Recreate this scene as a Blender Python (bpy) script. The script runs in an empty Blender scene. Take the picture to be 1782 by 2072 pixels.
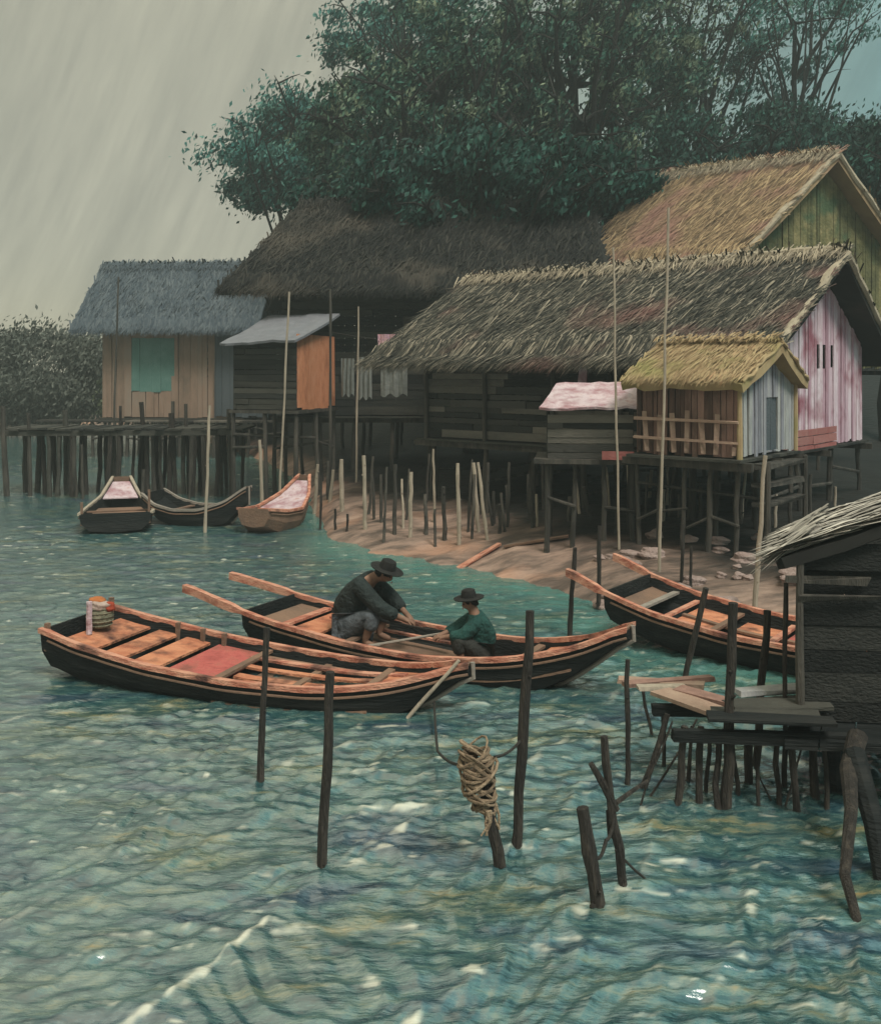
import bpy, math, random
import numpy as np
from mathutils import Vector

random.seed(7)
RNG = np.random.default_rng(11)
S = bpy.context.scene
COL = S.collection
CAMZ, HOR, FPX = 3.9, 750.0, 2000.0      # camera height, horizon row, focal length in px of a 1782x2072 view


def G(px, py, z=0.0):
    """point at height z seen at pixel (px, py)"""
    Y = FPX * (CAMZ - z) / (py - HOR)
    return Vector(((px - 891) / FPX * Y, Y, z))


def Q(px, py, Y):
    """point at distance Y seen at pixel (px, py)"""
    return Vector(((px - 891) / FPX * Y, Y, CAMZ - (py - HOR) / FPX * Y))


# ------------------------------------------------------------------ materials
def srgb(r, g, b):
    f = lambda c: (c / 255 / 12.92) if c / 255 <= .04045 else ((c / 255 + .055) / 1.055) ** 2.4
    return (f(r), f(g), f(b), 1)


def nd(nt, t, **kw):
    n = nt.nodes.new(t)
    for k, v in kw.items():
        setattr(n, k, v)
    return n


def mat(name, cols, rough=.85, nscale=2.0, island=.6, bump=.35, bscale=22, stretch=(1, 1, 1), spec=.25,
        patch=None, patch_scale=.6, patch_lo=.52, patch_hi=.66):
    """surface whose colour varies from piece to piece and with noise. cols are linear rgb triples"""
    m = bpy.data.materials.new(name)
    m.use_nodes = True
    nt = m.node_tree
    bs = nt.nodes['Principled BSDF']
    tc = nd(nt, 'ShaderNodeTexCoord')
    mp = nd(nt, 'ShaderNodeMapping')
    mp.inputs['Scale'].default_value = stretch
    nt.links.new(tc.outputs['Object'], mp.inputs['Vector'])
    geo = nd(nt, 'ShaderNodeNewGeometry')
    no = nd(nt, 'ShaderNodeTexNoise')
    no.inputs['Scale'].default_value = nscale
    no.inputs['Detail'].default_value = 6
    no.inputs['Roughness'].default_value = .65
    nt.links.new(mp.outputs[0], no.inputs['Vector'])
    mr = nd(nt, 'ShaderNodeMapRange')
    mr.inputs[1].default_value = .28
    mr.inputs[2].default_value = .72
    nt.links.new(no.outputs['Fac'], mr.inputs[0])
    mx = nd(nt, 'ShaderNodeMix')
    mx.data_type = 'FLOAT'
    mx.inputs[0].default_value = island
    nt.links.new(mr.outputs[0], mx.inputs[2])
    nt.links.new(geo.outputs['Random Per Island'], mx.inputs[3])
    cr = nd(nt, 'ShaderNodeValToRGB')
    el = cr.color_ramp.elements
    n = len(cols)
    while len(el) < n:
        el.new(.5)
    for i, c in enumerate(cols):
        el[i].position = i / max(1, n - 1)
        el[i].color = (*c[:3], 1)
    nt.links.new(mx.outputs[0], cr.inputs[0])
    out = cr.outputs[0]
    if patch:
        n2 = nd(nt, 'ShaderNodeTexNoise')
        n2.inputs['Scale'].default_value = patch_scale
        n2.inputs['Detail'].default_value = 4
        nt.links.new(tc.outputs['Object'], n2.inputs['Vector'])
        m2 = nd(nt, 'ShaderNodeMapRange')
        m2.inputs[1].default_value = patch_lo
        m2.inputs[2].default_value = patch_hi
        nt.links.new(n2.outputs['Fac'], m2.inputs[0])
        mc = nd(nt, 'ShaderNodeMix')
        mc.data_type = 'RGBA'
        nt.links.new(m2.outputs[0], mc.inputs[0])
        nt.links.new(out, mc.inputs[6])
        mc.inputs[7].default_value = (*patch[:3], 1)
        out = mc.outputs[2]
    nt.links.new(out, bs.inputs['Base Color'])
    bs.inputs['Roughness'].default_value = rough
    bs.inputs['Specular IOR Level'].default_value = spec
    if bump:
        nb = nd(nt, 'ShaderNodeTexNoise')
        nb.inputs['Scale'].default_value = bscale
        nb.inputs['Detail'].default_value = 5
        nt.links.new(mp.outputs[0], nb.inputs['Vector'])
        b = nd(nt, 'ShaderNodeBump')
        b.inputs['Strength'].default_value = bump
        b.inputs['Distance'].default_value = .06
        nt.links.new(nb.outputs['Fac'], b.inputs['Height'])
        nt.links.new(b.outputs[0], bs.inputs['Normal'])
    return m


M = {}
M['hull'] = mat('hull_tarred', [(.006, .008, .008), (.014, .016, .016), (.03, .03, .028)], rough=.8, spec=.12, nscale=1.5, island=.1,
                stretch=(.4, 2, 5), bscale=8, bump=.6)
M['rail'] = mat('rail_wood', [(.10, .035, .025), (.40, .14, .09), (.60, .31, .21), (.36, .12, .085)], nscale=3, island=.2, stretch=(.8, 3, 3), bump=.6,
                patch=(.10, .045, .035), patch_scale=2.6, patch_lo=.54, patch_hi=.72)
M['deck'] = mat('deck_wood', [(.10, .035, .022), (.38, .13, .07), (.56, .24, .13), (.40, .18, .12)], nscale=2.2, island=.45, stretch=(1, 2, 2), bump=.8, bscale=12,
                patch=(.08, .035, .028), patch_scale=3.6, patch_lo=.50, patch_hi=.72)
M['deckred'] = mat('deck_red', [(.22, .045, .04), (.42, .10, .085), (.50, .19, .13)], nscale=3, island=.2, bump=.7, patch=(.14, .05, .04), patch_scale=3, patch_lo=.52, patch_hi=.75)
M['redboard'] = mat('red_board', [(.12, .05, .045), (.30, .10, .09), (.36, .19, .17)], nscale=2.5, island=.5)
M['deckdim'] = mat('deck_dim', [(.05, .04, .035), (.16, .10, .07), (.28, .16, .10)], nscale=2, island=.5)
M['stone'] = mat('stone_pink', [(.10, .08, .07), (.24, .17, .15), (.36, .28, .25)], nscale=3, island=.5, bump=.8)
M['rubble'] = mat('railing_tan', [(.12, .08, .06), (.30, .20, .15), (.42, .31, .23)], nscale=4, island=.5)
M['stem'] = mat('stem_pale', [(.16, .14, .12), (.3, .26, .22)], nscale=4, island=.2)
M['pole'] = mat('pole_wood', [(.018, .016, .014), (.035, .03, .026), (.085, .07, .055)], nscale=3, island=.1, stretch=(6, 6, .8), bscale=14, bump=.8)
M['polepale'] = mat('pole_pale', [(.16, .13, .11), (.32, .27, .21), (.5, .42, .32)], nscale=3, island=.5, stretch=(5, 5, .8))
M['stilt'] = mat('stilt_wood', [(.012, .012, .011), (.04, .037, .032), (.19, .165, .135)], nscale=1.2, island=.65, stretch=(4, 4, .6), bump=.5)
M['plankdk'] = mat('plank_dark', [(.008, .009, .009), (.02, .021, .019), (.06, .058, .048), (.018, .017, .015)], nscale=2, island=.7, stretch=(.6, .6, 3))
M['plankmix'] = mat('plank_mixed', [(.010, .011, .010), (.022, .023, .021), (.05, .048, .042), (.09, .085, .075), (.26, .23, .19)], nscale=2, island=.85, stretch=(.6, .6, 3), bump=.6)
M['plankwarm'] = mat('plank_warm', [(.03, .022, .018), (.12, .07, .055), (.32, .19, .15), (.08, .055, .045)], nscale=3, island=.75, stretch=(3, 3, .7))
M['plankgrey'] = mat('plank_grey', [(.08, .085, .095), (.24, .24, .27), (.42, .42, .40), (.18, .19, .2)], nscale=3, island=.65, stretch=(3, 3, .6))
M['pink'] = mat('pink_boards', [(.24, .12, .15), (.50, .33, .39), (.70, .60, .64), (.42, .23, .27)], nscale=1.6, island=.6, stretch=(3, 3, .5),
                patch=(.28, .10, .13), patch_scale=1.1, patch_lo=.5, patch_hi=.68)
M['orange'] = mat('orange_mat', [(.32, .12, .06), (.55, .22, .11), (.62, .30, .18)], nscale=2.4, island=.25, stretch=(2, 2, 1), bump=.6)
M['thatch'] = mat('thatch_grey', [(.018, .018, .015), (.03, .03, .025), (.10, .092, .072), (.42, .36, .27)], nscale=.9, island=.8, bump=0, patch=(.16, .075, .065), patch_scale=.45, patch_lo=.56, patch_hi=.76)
M['thatchwarm'] = mat('thatch_warm', [(.05, .035, .025), (.20, .14, .085), (.40, .28, .16), (.58, .45, .27)], nscale=.8, island=.7, bump=0,
                      patch=(.32, .18, .14), patch_scale=.5)
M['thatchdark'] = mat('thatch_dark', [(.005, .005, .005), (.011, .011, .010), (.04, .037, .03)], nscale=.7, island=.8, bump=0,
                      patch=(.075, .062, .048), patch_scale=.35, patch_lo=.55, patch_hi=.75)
M['thatchyel'] = mat('thatch_yellow', [(.07, .045, .02), (.28, .19, .10), (.38, .29, .16), (.38, .20, .11)], nscale=2, island=.5, bump=0,
                     patch=(.26, .23, .09), patch_scale=1.1)
M['gablegreen'] = mat('gable_green', [(.05, .055, .03), (.14, .135, .06), (.30, .25, .12)], nscale=2.5, island=.35, bump=.7, bscale=9, patch=(.07, .11, .055), patch_scale=1.2)
M['tin'] = mat('tin_lavender', [(.26, .10, .09), (.36, .22, .24), (.55, .45, .47), (.36, .13, .10)], nscale=2.2, island=.1, rough=.7, bump=.6, bscale=12)
M['awning'] = mat('awning_grey', [(.12, .125, .14), (.2, .2, .215)], nscale=3, island=.3)
M['hazewall'] = mat('hazed_wall', [(.16, .12, .09), (.28, .19, .14), (.26, .22, .18)], nscale=1.5, island=.4, stretch=(2, 2, .6))  # haze fade mixed into the far-left house colours: paled and greyed
M['teal'] = mat('teal_shutter', [(.07, .17, .145), (.13, .24, .21)], nscale=2, island=.2)  # teal greyed to carry the same haze fade
M['bluegrey'] = mat('bluegrey_thatch', [(.035, .052, .068), (.07, .09, .105), (.12, .14, .15)], nscale=1, island=.6, bump=0)  # roof tone lightened and greyed, haze painted in
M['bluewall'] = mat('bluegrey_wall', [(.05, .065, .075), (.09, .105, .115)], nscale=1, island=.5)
M['black'] = mat('dark_opening', [(.006, .006, .006), (.012, .012, .012)], bump=0)
M['mud'] = mat('mud', [(.03, .025, .02), (.11, .08, .065), (.27, .185, .145), (.38, .27, .21)], nscale=1.1, island=0, stretch=(.6, 1.6, 1), bump=.9,
               bscale=6, patch=(.42, .23, .15), patch_scale=.45, patch_lo=.54, patch_hi=.7, rough=.65)
def mud_shade():  # shade under the houses, painted as a dark tone on the higher mud
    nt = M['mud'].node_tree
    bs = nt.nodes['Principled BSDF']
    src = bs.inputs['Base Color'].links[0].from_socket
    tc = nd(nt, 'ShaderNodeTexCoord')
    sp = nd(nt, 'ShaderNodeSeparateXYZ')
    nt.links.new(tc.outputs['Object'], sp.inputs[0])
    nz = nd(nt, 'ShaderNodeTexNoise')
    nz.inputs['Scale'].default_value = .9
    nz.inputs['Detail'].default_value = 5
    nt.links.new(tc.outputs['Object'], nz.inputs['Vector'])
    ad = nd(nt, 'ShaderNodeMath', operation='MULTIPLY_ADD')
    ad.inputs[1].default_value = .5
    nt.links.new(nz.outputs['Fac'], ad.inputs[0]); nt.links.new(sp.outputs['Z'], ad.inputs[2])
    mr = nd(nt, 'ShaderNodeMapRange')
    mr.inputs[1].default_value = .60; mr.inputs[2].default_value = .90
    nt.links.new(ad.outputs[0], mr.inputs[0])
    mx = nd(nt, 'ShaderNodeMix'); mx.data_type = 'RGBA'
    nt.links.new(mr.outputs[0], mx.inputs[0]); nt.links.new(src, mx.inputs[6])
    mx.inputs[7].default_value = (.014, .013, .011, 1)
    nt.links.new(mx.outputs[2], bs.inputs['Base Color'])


mud_shade()
M['rope'] = mat('rope', [(.05, .04, .03), (.2, .14, .09), (.42, .32, .22)], nscale=8, island=.4, bump=.5, bscale=60)
M['ropedk'] = mat('rope_dark', [(.015, .014, .012), (.04, .035, .03)], nscale=8, island=.2)
M['cloth1'] = mat('cloth_grey', [(.12, .13, .12), (.25, .26, .24)], nscale=4, island=.3)
M['cloth2'] = mat('cloth_pink', [(.42, .14, .13), (.5, .3, .32), (.3, .2, .34)], nscale=5, island=.2)
M['jacket'] = mat('jacket_dark', [(.008, .012, .012), (.028, .038, .036)], nscale=5, island=.1, bump=1, bscale=14)
M['jacketteal'] = mat('jacket_teal', [(.008, .03, .027), (.02, .08, .068)], nscale=5, island=.1, bump=1, bscale=14)
M['trouser'] = mat('trouser_dark', [(.016, .017, .016), (.034, .034, .03)], nscale=8, island=.1, bump=.5)
M['trouserblue'] = mat('trouser_pale', [(.03, .036, .04), (.12, .135, .15)], nscale=8, island=.1, bump=.5)
M['skin'] = mat('skin', [(.14, .075, .05), (.24, .135, .09)], nscale=9, island=0, bump=.1, rough=.6)
M['hat'] = mat('hat_felt', [(.008, .008, .008), (.02, .018, .016)], nscale=9, island=0)
M['hair'] = mat('hair_black', [(.006, .006, .006), (.015, .014, .012)], nscale=30, island=0)
M['trunk'] = mat('bark', [(.007, .008, .008), (.02, .019, .017), (.04, .038, .033)], nscale=3, island=.2, stretch=(4, 4, .7), bump=.9)
M['bundle'] = mat('basket_olive', [(.05, .05, .035), (.16, .15, .10), (.26, .23, .16)], nscale=10, island=.4, bump=.6)
M['ragor'] = mat('rag_orange', [(.26, .07, .02), (.42, .15, .05)], nscale=8, island=.2)
M['ragred'] = mat('rag_red', [(.22, .03, .02), (.38, .07, .03)], nscale=8, island=.2)
M['ragpale'] = mat('rag_pale', [(.22, .15, .12), (.46, .36, .31)], nscale=8, island=.2)


def leafmat(name, cols, p=None):
    m = mat(name, cols, nscale=.35, island=.78, bump=0, rough=.7, patch=p, patch_scale=.9, patch_lo=.53, patch_hi=.70)
    return m


M['ridgepale'] = mat('ridge_pale', [(.08, .07, .055), (.30, .25, .18), (.52, .44, .32)], nscale=3, island=.6, bump=.5)
M['plankblack'] = mat('plank_black', [(.008, .009, .009), (.02, .021, .02), (.04, .04, .036)], nscale=3, island=.6, stretch=(1, 1, 2), bump=.6, spec=.1)
M['leafdark'] = leafmat('leaf_dark', [(.002, .006, .005), (.003, .019, .015), (.008, .048, .037), (.03, .10, .07)], (.012, .08, .062))
M['leafmid'] = leafmat('leaf_mid', [(.003, .009, .007), (.005, .036, .026), (.016, .088, .062), (.10, .17, .11)], (.20, .24, .15))  # pale patch colour paints highlight clumps into the foliage
M['leafteal'] = leafmat('leaf_teal', [(.006, .035, .033), (.012, .085, .076), (.035, .16, .14), (.11, .24, .2)], (.10, .22, .18))
M['leafmist'] = leafmat('leaf_mist', [(.075, .085, .07), (.09, .10, .082), (.105, .115, .095)])  # flat pale ramp: the murk's haze is put into the leaf colour
M['leafolive'] = leafmat('leaf_olive', [(.03, .04, .022), (.06, .075, .04), (.10, .12, .07)])


# ------------------------------------------------------------------ mesh collection
class MB:
    def __init__(s):
        s.v, s.f = [], []

    def add(s, vs, fs):
        o = len(s.v)
        s.v += [tuple(v) for v in vs]
        s.f += [tuple(i + o for i in f) for f in fs]

    def hexa(s, c):
        """8 corners: bottom loop 0-3, top loop 4-7"""
        s.add(c, [(3, 2, 1, 0), (4, 5, 6, 7), (0, 1, 5, 4), (1, 2, 6, 5), (2, 3, 7, 6), (3, 0, 4, 7)])

    def beam(s, a, b, w, h, up=Vector((0, 0, 1)), jit=0):
        a, b = Vector(a), Vector(b)
        d = (b - a).normalized()
        x = d.cross(up)
        if x.length < 1e-4:
            x = Vector((1, 0, 0))
        x.normalize()
        y = x.cross(d)
        c = []
        for p in (a, b):
            for sx, sy in ((-1, -1), (1, -1), (1, 1), (-1, 1)):
                j = Vector((random.uniform(-jit, jit), random.uniform(-jit, jit), random.uniform(-jit, jit)))
                c.append(p + x * (sx * w / 2) + y * (sy * h / 2) + j)
        s.hexa(c)

    def tube(s, pts, rad, n=8, cap=True):
        pts = [Vector(p) for p in pts]
        rings = []
        for i, p in enumerate(pts):
            d = (pts[min(i + 1, len(pts) - 1)] - pts[max(i - 1, 0)]).normalized()
            x = d.cross(Vector((0.13, .99, 0.05)))
            if x.length < .05:
                x = d.cross(Vector((1, 0, 0)))
            x.normalize()
            y = d.cross(x)
            r = rad[i] if hasattr(rad, '__len__') else rad
            rings.append([p + (x * math.cos(t) + y * math.sin(t)) * r for t in (2 * math.pi * k / n for k in range(n))])
        vs = [v for r in rings for v in r]
        fs = []
        for i in range(len(pts) - 1):
            for k in range(n):
                fs.append((i * n + k, i * n + (k + 1) % n, (i + 1) * n + (k + 1) % n, (i + 1) * n + k))
        if cap:
            fs.append(tuple(range(n))[::-1])
            fs.append(tuple((len(pts) - 1) * n + k for k in range(n)))
        s.add(vs, fs)

    def rod(s, a, b, r0, r1, n=8, seg=6, wob=.0):
        a, b = Vector(a), Vector(b)
        pts, rr = [], []
        for i in range(seg + 1):
            t = i / seg
            p = a.lerp(b, t)
            if 0 < i < seg:
                p += Vector((random.uniform(-wob, wob), random.uniform(-wob, wob), 0))
            pts.append(p)
            rr.append((r0 + (r1 - r0) * t) * random.uniform(.88, 1.12))
        s.tube(pts, rr, n)

    def build(s, name, m, parent=None, loc=None, smooth=False):
        return mesh_obj(name, s.v, s.f, m, parent, loc, smooth)


def mesh_obj(name, v, f, m, parent=None, loc=None, smooth=False):
    """vertices in world coordinates; the object sits at its parent (or at loc)"""
    o0 = Vector(parent['_w']) if parent is not None else (Vector(loc) if loc is not None else Vector((0, 0, 0)))
    va = np.asarray(v, dtype=np.float64).reshape(-1, 3) - np.array(o0)
    me = bpy.data.meshes.new(name)
    me.from_pydata(va.tolist(), [], f.tolist() if hasattr(f, 'tolist') else f)
    me.materials.append(m)
    if smooth:
        me.polygons.foreach_set('use_smooth', [True] * len(me.polygons))
    me.update()
    o = bpy.data.objects.new(name, me)
    COL.objects.link(o)
    o['_w'] = tuple(o0)
    if parent is not None:
        o.parent = parent
    else:
        o.location = o0
    return o


def tag(o, label=None, cat=None, group=None, kind=None):
    if label: o['label'] = label
    if cat: o['category'] = cat
    if group: o['group'] = group
    if kind: o['kind'] = kind
    return o


def thing(name, loc, label, cat, group=None):
    e = bpy.data.objects.new(name, None)
    e.empty_display_size = .2
    COL.objects.link(e)
    e.location = Vector(loc)
    e['_w'] = tuple(Vector(loc))
    return tag(e, label, cat, group)


# ------------------------------------------------------------------ noise
def vnoise(x, y, seed=0):
    r = np.random.default_rng(seed)
    T = r.random((256, 256))
    xi, yi = np.floor(x).astype(int), np.floor(y).astype(int)
    fx, fy = x - xi, y - yi
    fx, fy = fx * fx * (3 - 2 * fx), fy * fy * (3 - 2 * fy)
    a, b = T[xi % 256, yi % 256], T[(xi + 1) % 256, yi % 256]
    c, d = T[xi % 256, (yi + 1) % 256], T[(xi + 1) % 256, (yi + 1) % 256]
    return (a * (1 - fx) + b * fx) * (1 - fy) + (c * (1 - fx) + d * fx) * fy - .5


def fbm(x, y, seed=0, o=4):
    s, a = 0, 1
    for i in range(o):
        s = s + a * vnoise(x * 2 ** i, y * 2 ** i, seed + i)
        a *= .5
    return s


# ------------------------------------------------------------------ terrain
SHX = np.array([-400, -60, -24, -14, -8.5, -4.4, -2.6, -1, 0.2, 1, 2.1, 3, 5, 8, 14, 60, 400.])
SHY = np.array([90, 80, 66, 57, 48, 32, 23.6, 20.9, 19.8, 18.7, 16.6, 15.0, 13.2, 11.5, 9, 0, -50.])


def ground(x, y):
    x, y = np.asarray(x, float), np.asarray(y, float)
    d = y - np.interp(x, SHX, SHY)
    d = d + fbm(x * .5 + 31, y * .5 + 7, 5, 3) * 1.6
    bank = np.where(d > 0, .9 * (1 - np.exp(-d / 5.0)), np.maximum(d * .28, -1.6))
    right = 1 / (1 + np.exp(-(x + 4) / 4))
    hill = np.clip(y - 37, 0, 26) * .28 * right
    return bank + hill + fbm(x * 1.4, y * 1.4, 9, 4) * .10 * (d > -3) + .02


def gz(x, y):
    return float(ground(np.array([x]), np.array([y]))[0])


def grid_mesh(xs, ys, zf):
    X, Y = np.meshgrid(xs, ys)
    Z = zf(X, Y)
    v = np.stack([X, Y, Z], -1).reshape(-1, 3)
    nx, ny = len(xs), len(ys)
    i = (np.arange(ny - 1)[:, None] * nx + np.arange(nx - 1)[None, :]).reshape(-1)
    f = np.stack([i, i + 1, i + nx + 1, i + nx], -1)
    return v, f


xs = np.concatenate([[-1500, -600, -250, -120, -70], np.arange(-45, -6, 1.2), np.arange(-6, 13, .14), np.arange(13, 45, 1.2), [70, 120, 250, 600, 1500]])
ys = np.concatenate([[-300, -60, -20, -5], np.arange(0, 11, .8), np.arange(11, 28, .14), np.arange(28, 70, .8), [80, 120, 250, 600, 1500]])
v, f = grid_mesh(xs, ys, ground)
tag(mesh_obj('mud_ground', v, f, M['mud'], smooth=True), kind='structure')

# ------------------------------------------------------------------ water
WV = []
for k in range(16):
    ang = math.radians(random.gauss(-55, 40))          # travel direction; crests run up to the right
    lam = .20 * 1.25 ** k * random.uniform(.9, 1.1) if k < 11 else random.uniform(.3, .9)
    amp = .0078 * lam ** .85 * (.8 if lam > 1.2 else 1)
    WV.append((math.cos(ang) * 2 * math.pi / lam, math.sin(ang) * 2 * math.pi / lam, amp, random.uniform(0, 6.28)))


SWELL = .045


def ridge(x, y):
    th = 2 * math.pi / 1.7 * (.80 * x - .60 * y) + 2.6 * fbm(x * .45 + 9, y * .45, 61, 3) + .5 * fbm(x * 2, y * 2, 63, 2)
    return 1 - np.abs(np.sin(th / 2))


def waves(x, y):
    wx, wy = fbm(x * .5, y * .5, 21, 3) * 1.1, fbm(x * .5 + 50, y * .5, 25, 3) * 1.1
    gust = .75 + .9 * fbm(x * .22 + 3, y * .22, 41, 2)
    fade = np.exp(-np.maximum(0, y - 9) / 14) * .85 + .15
    h = 0
    for kx, ky, a, p in WV:
        s = np.sin(kx * (x + wx) + ky * (y + wy) + p)
        h = h + a * (1 - 1.6 * np.abs(s) ** .9 + .35)
    # one longer swell with sharp diagonal tops
    small = SWELL * ridge(x, y) ** 3 * np.exp(-np.maximum(0, y - 7) / 5) + (fbm(x * 4.5, y * 9.0, 33, 3)) * .024
    return (h * 1.35 + small) * gust * fade


def water_z(X, Y):
    return waves(X, Y)


rows = 820
yy = 3.2 * (62 / 3.2) ** (np.linspace(0, 1, rows))
tt = np.linspace(-.95, .95, 820)
X = tt[None, :] * (yy[:, None] + 1.5)
Y = np.repeat(yy[:, None], len(tt), 1)
Z = waves(X, Y)
# breaking tops: where the surface stands highest and curves most
lap = np.zeros_like(Z)
gzx = np.gradient(Z, axis=1) / np.maximum(np.gradient(X, axis=1), 1e-4)
gzy = np.gradient(Z, axis=0) / np.maximum(np.gradient(Y, axis=0), 1e-4)
hn = (Z - Z.mean(1, keepdims=True)) / (Z.std(1, keepdims=True) + 1e-6)
rg = ridge(X, Y)
msk = np.clip(.22 + 2.4 * fbm(X * .9 + 4, Y * .9, 81, 3), 0, 1)
foam = np.clip((rg - .88) * 8 + 1.8 * fbm(X * 6, Y * 6, 83, 3) - .40, 0, .85) * msk * np.exp(-np.maximum(0, Y - 7) / 5)
foam = np.maximum(foam, np.clip((fbm(X * 4.5, Y * 14.0, 91, 3) - .36) * 5, 0, 1) * np.clip(hn * .6 + .3, 0, .75))
wv = np.stack([X, Y, Z], -1).reshape(-1, 3)
nx = len(tt)
i = (np.arange(rows - 1)[:, None] * nx + np.arange(nx - 1)[None, :]).reshape(-1)
wf = np.stack([i, i + 1, i + nx + 1, i + nx], -1)
# flat water all round it, a little lower
B0 = len(wv)
far = np.array([(-1500, -300, -.08), (1500, -300, -.08), (1500, 1500, -.08), (-1500, 1500, -.08)], float)

wm = bpy.data.materials.new('river_water')
wm.use_nodes = True
nt = wm.node_tree
bs = nt.nodes['Principled BSDF']
tc = nd(nt, 'ShaderNodeTexCoord')
mp = nd(nt, 'ShaderNodeMapping')
mp.inputs['Rotation'].default_value = (0, 0, math.radians(-14))
mp.inputs['Scale'].default_value = (.7, 2.3, 1)
nt.links.new(tc.outputs['Object'], mp.inputs['Vector'])
n1 = nd(nt, 'ShaderNodeTexNoise')
n1.inputs['Scale'].default_value = 3.2
n1.inputs['Detail'].default_value = 7
n1.inputs['Roughness'].default_value = .78
nt.links.new(mp.outputs[0], n1.inputs['Vector'])
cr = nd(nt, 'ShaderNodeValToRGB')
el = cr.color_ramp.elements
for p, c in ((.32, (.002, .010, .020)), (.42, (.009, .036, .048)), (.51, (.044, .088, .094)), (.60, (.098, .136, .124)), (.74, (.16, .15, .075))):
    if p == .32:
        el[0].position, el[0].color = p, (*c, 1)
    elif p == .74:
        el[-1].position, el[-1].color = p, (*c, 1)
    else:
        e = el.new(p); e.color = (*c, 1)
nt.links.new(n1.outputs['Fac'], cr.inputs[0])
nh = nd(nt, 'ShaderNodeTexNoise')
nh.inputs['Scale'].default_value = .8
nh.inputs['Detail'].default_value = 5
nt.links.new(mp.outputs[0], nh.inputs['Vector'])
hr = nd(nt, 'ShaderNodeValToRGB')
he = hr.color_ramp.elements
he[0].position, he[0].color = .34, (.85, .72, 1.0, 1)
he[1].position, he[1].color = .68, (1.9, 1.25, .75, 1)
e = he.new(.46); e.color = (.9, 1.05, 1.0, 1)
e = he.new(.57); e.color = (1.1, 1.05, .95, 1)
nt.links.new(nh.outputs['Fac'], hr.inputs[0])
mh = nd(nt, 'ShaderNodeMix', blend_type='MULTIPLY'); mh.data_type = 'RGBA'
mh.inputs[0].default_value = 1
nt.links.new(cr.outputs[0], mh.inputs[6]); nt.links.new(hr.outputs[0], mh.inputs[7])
at = nd(nt, 'ShaderNodeAttribute', attribute_name='foam')
mx = nd(nt, 'ShaderNodeMix'); mx.data_type = 'RGBA'
nt.links.new(at.outputs['Fac'], mx.inputs[0])
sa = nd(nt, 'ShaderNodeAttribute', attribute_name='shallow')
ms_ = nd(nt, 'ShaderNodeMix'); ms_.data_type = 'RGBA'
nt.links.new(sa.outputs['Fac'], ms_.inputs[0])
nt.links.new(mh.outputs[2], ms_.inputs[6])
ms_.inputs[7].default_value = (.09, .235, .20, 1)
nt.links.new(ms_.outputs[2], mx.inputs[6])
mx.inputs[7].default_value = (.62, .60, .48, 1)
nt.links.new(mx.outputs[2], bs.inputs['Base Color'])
bs.inputs['Roughness'].default_value = .12
bs.inputs['IOR'].default_value = 2.5
n2 = nd(nt, 'ShaderNodeTexNoise')
n2.inputs['Scale'].default_value = 13
n2.inputs['Detail'].default_value = 5
nt.links.new(mp.outputs[0], n2.inputs['Vector'])
bp = nd(nt, 'ShaderNodeBump')
bp.inputs['Strength'].default_value = .22
bp.inputs['Distance'].default_value = .05
nt.links.new(n2.outputs['Fac'], bp.inputs['Height'])
nt.links.new(bp.outputs[0], bs.inputs['Normal'])
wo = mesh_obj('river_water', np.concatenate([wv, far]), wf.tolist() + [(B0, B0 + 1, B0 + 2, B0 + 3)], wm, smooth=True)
att = wo.data.attributes.new('foam', 'FLOAT', 'POINT')
att.data.foreach_set('value', np.concatenate([foam.reshape(-1), np.zeros(4)]).astype(np.float32))
# the bed shows through where the river is shallow
dep = np.maximum(0, -ground(X, Y))
sh = np.clip((np.exp(-dep / 2.2) - .44) / .42, 0, 1) * .7 * np.clip(.9 + .8 * fbm(X * .8, Y * 1.6, 55, 3), 0, 1)
a2 = wo.data.attributes.new('shallow', 'FLOAT', 'POINT')
a2.data.foreach_set('value', np.concatenate([sh.reshape(-1), np.zeros(4)]).astype(np.float32))
tag(wo, kind='structure')


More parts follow.
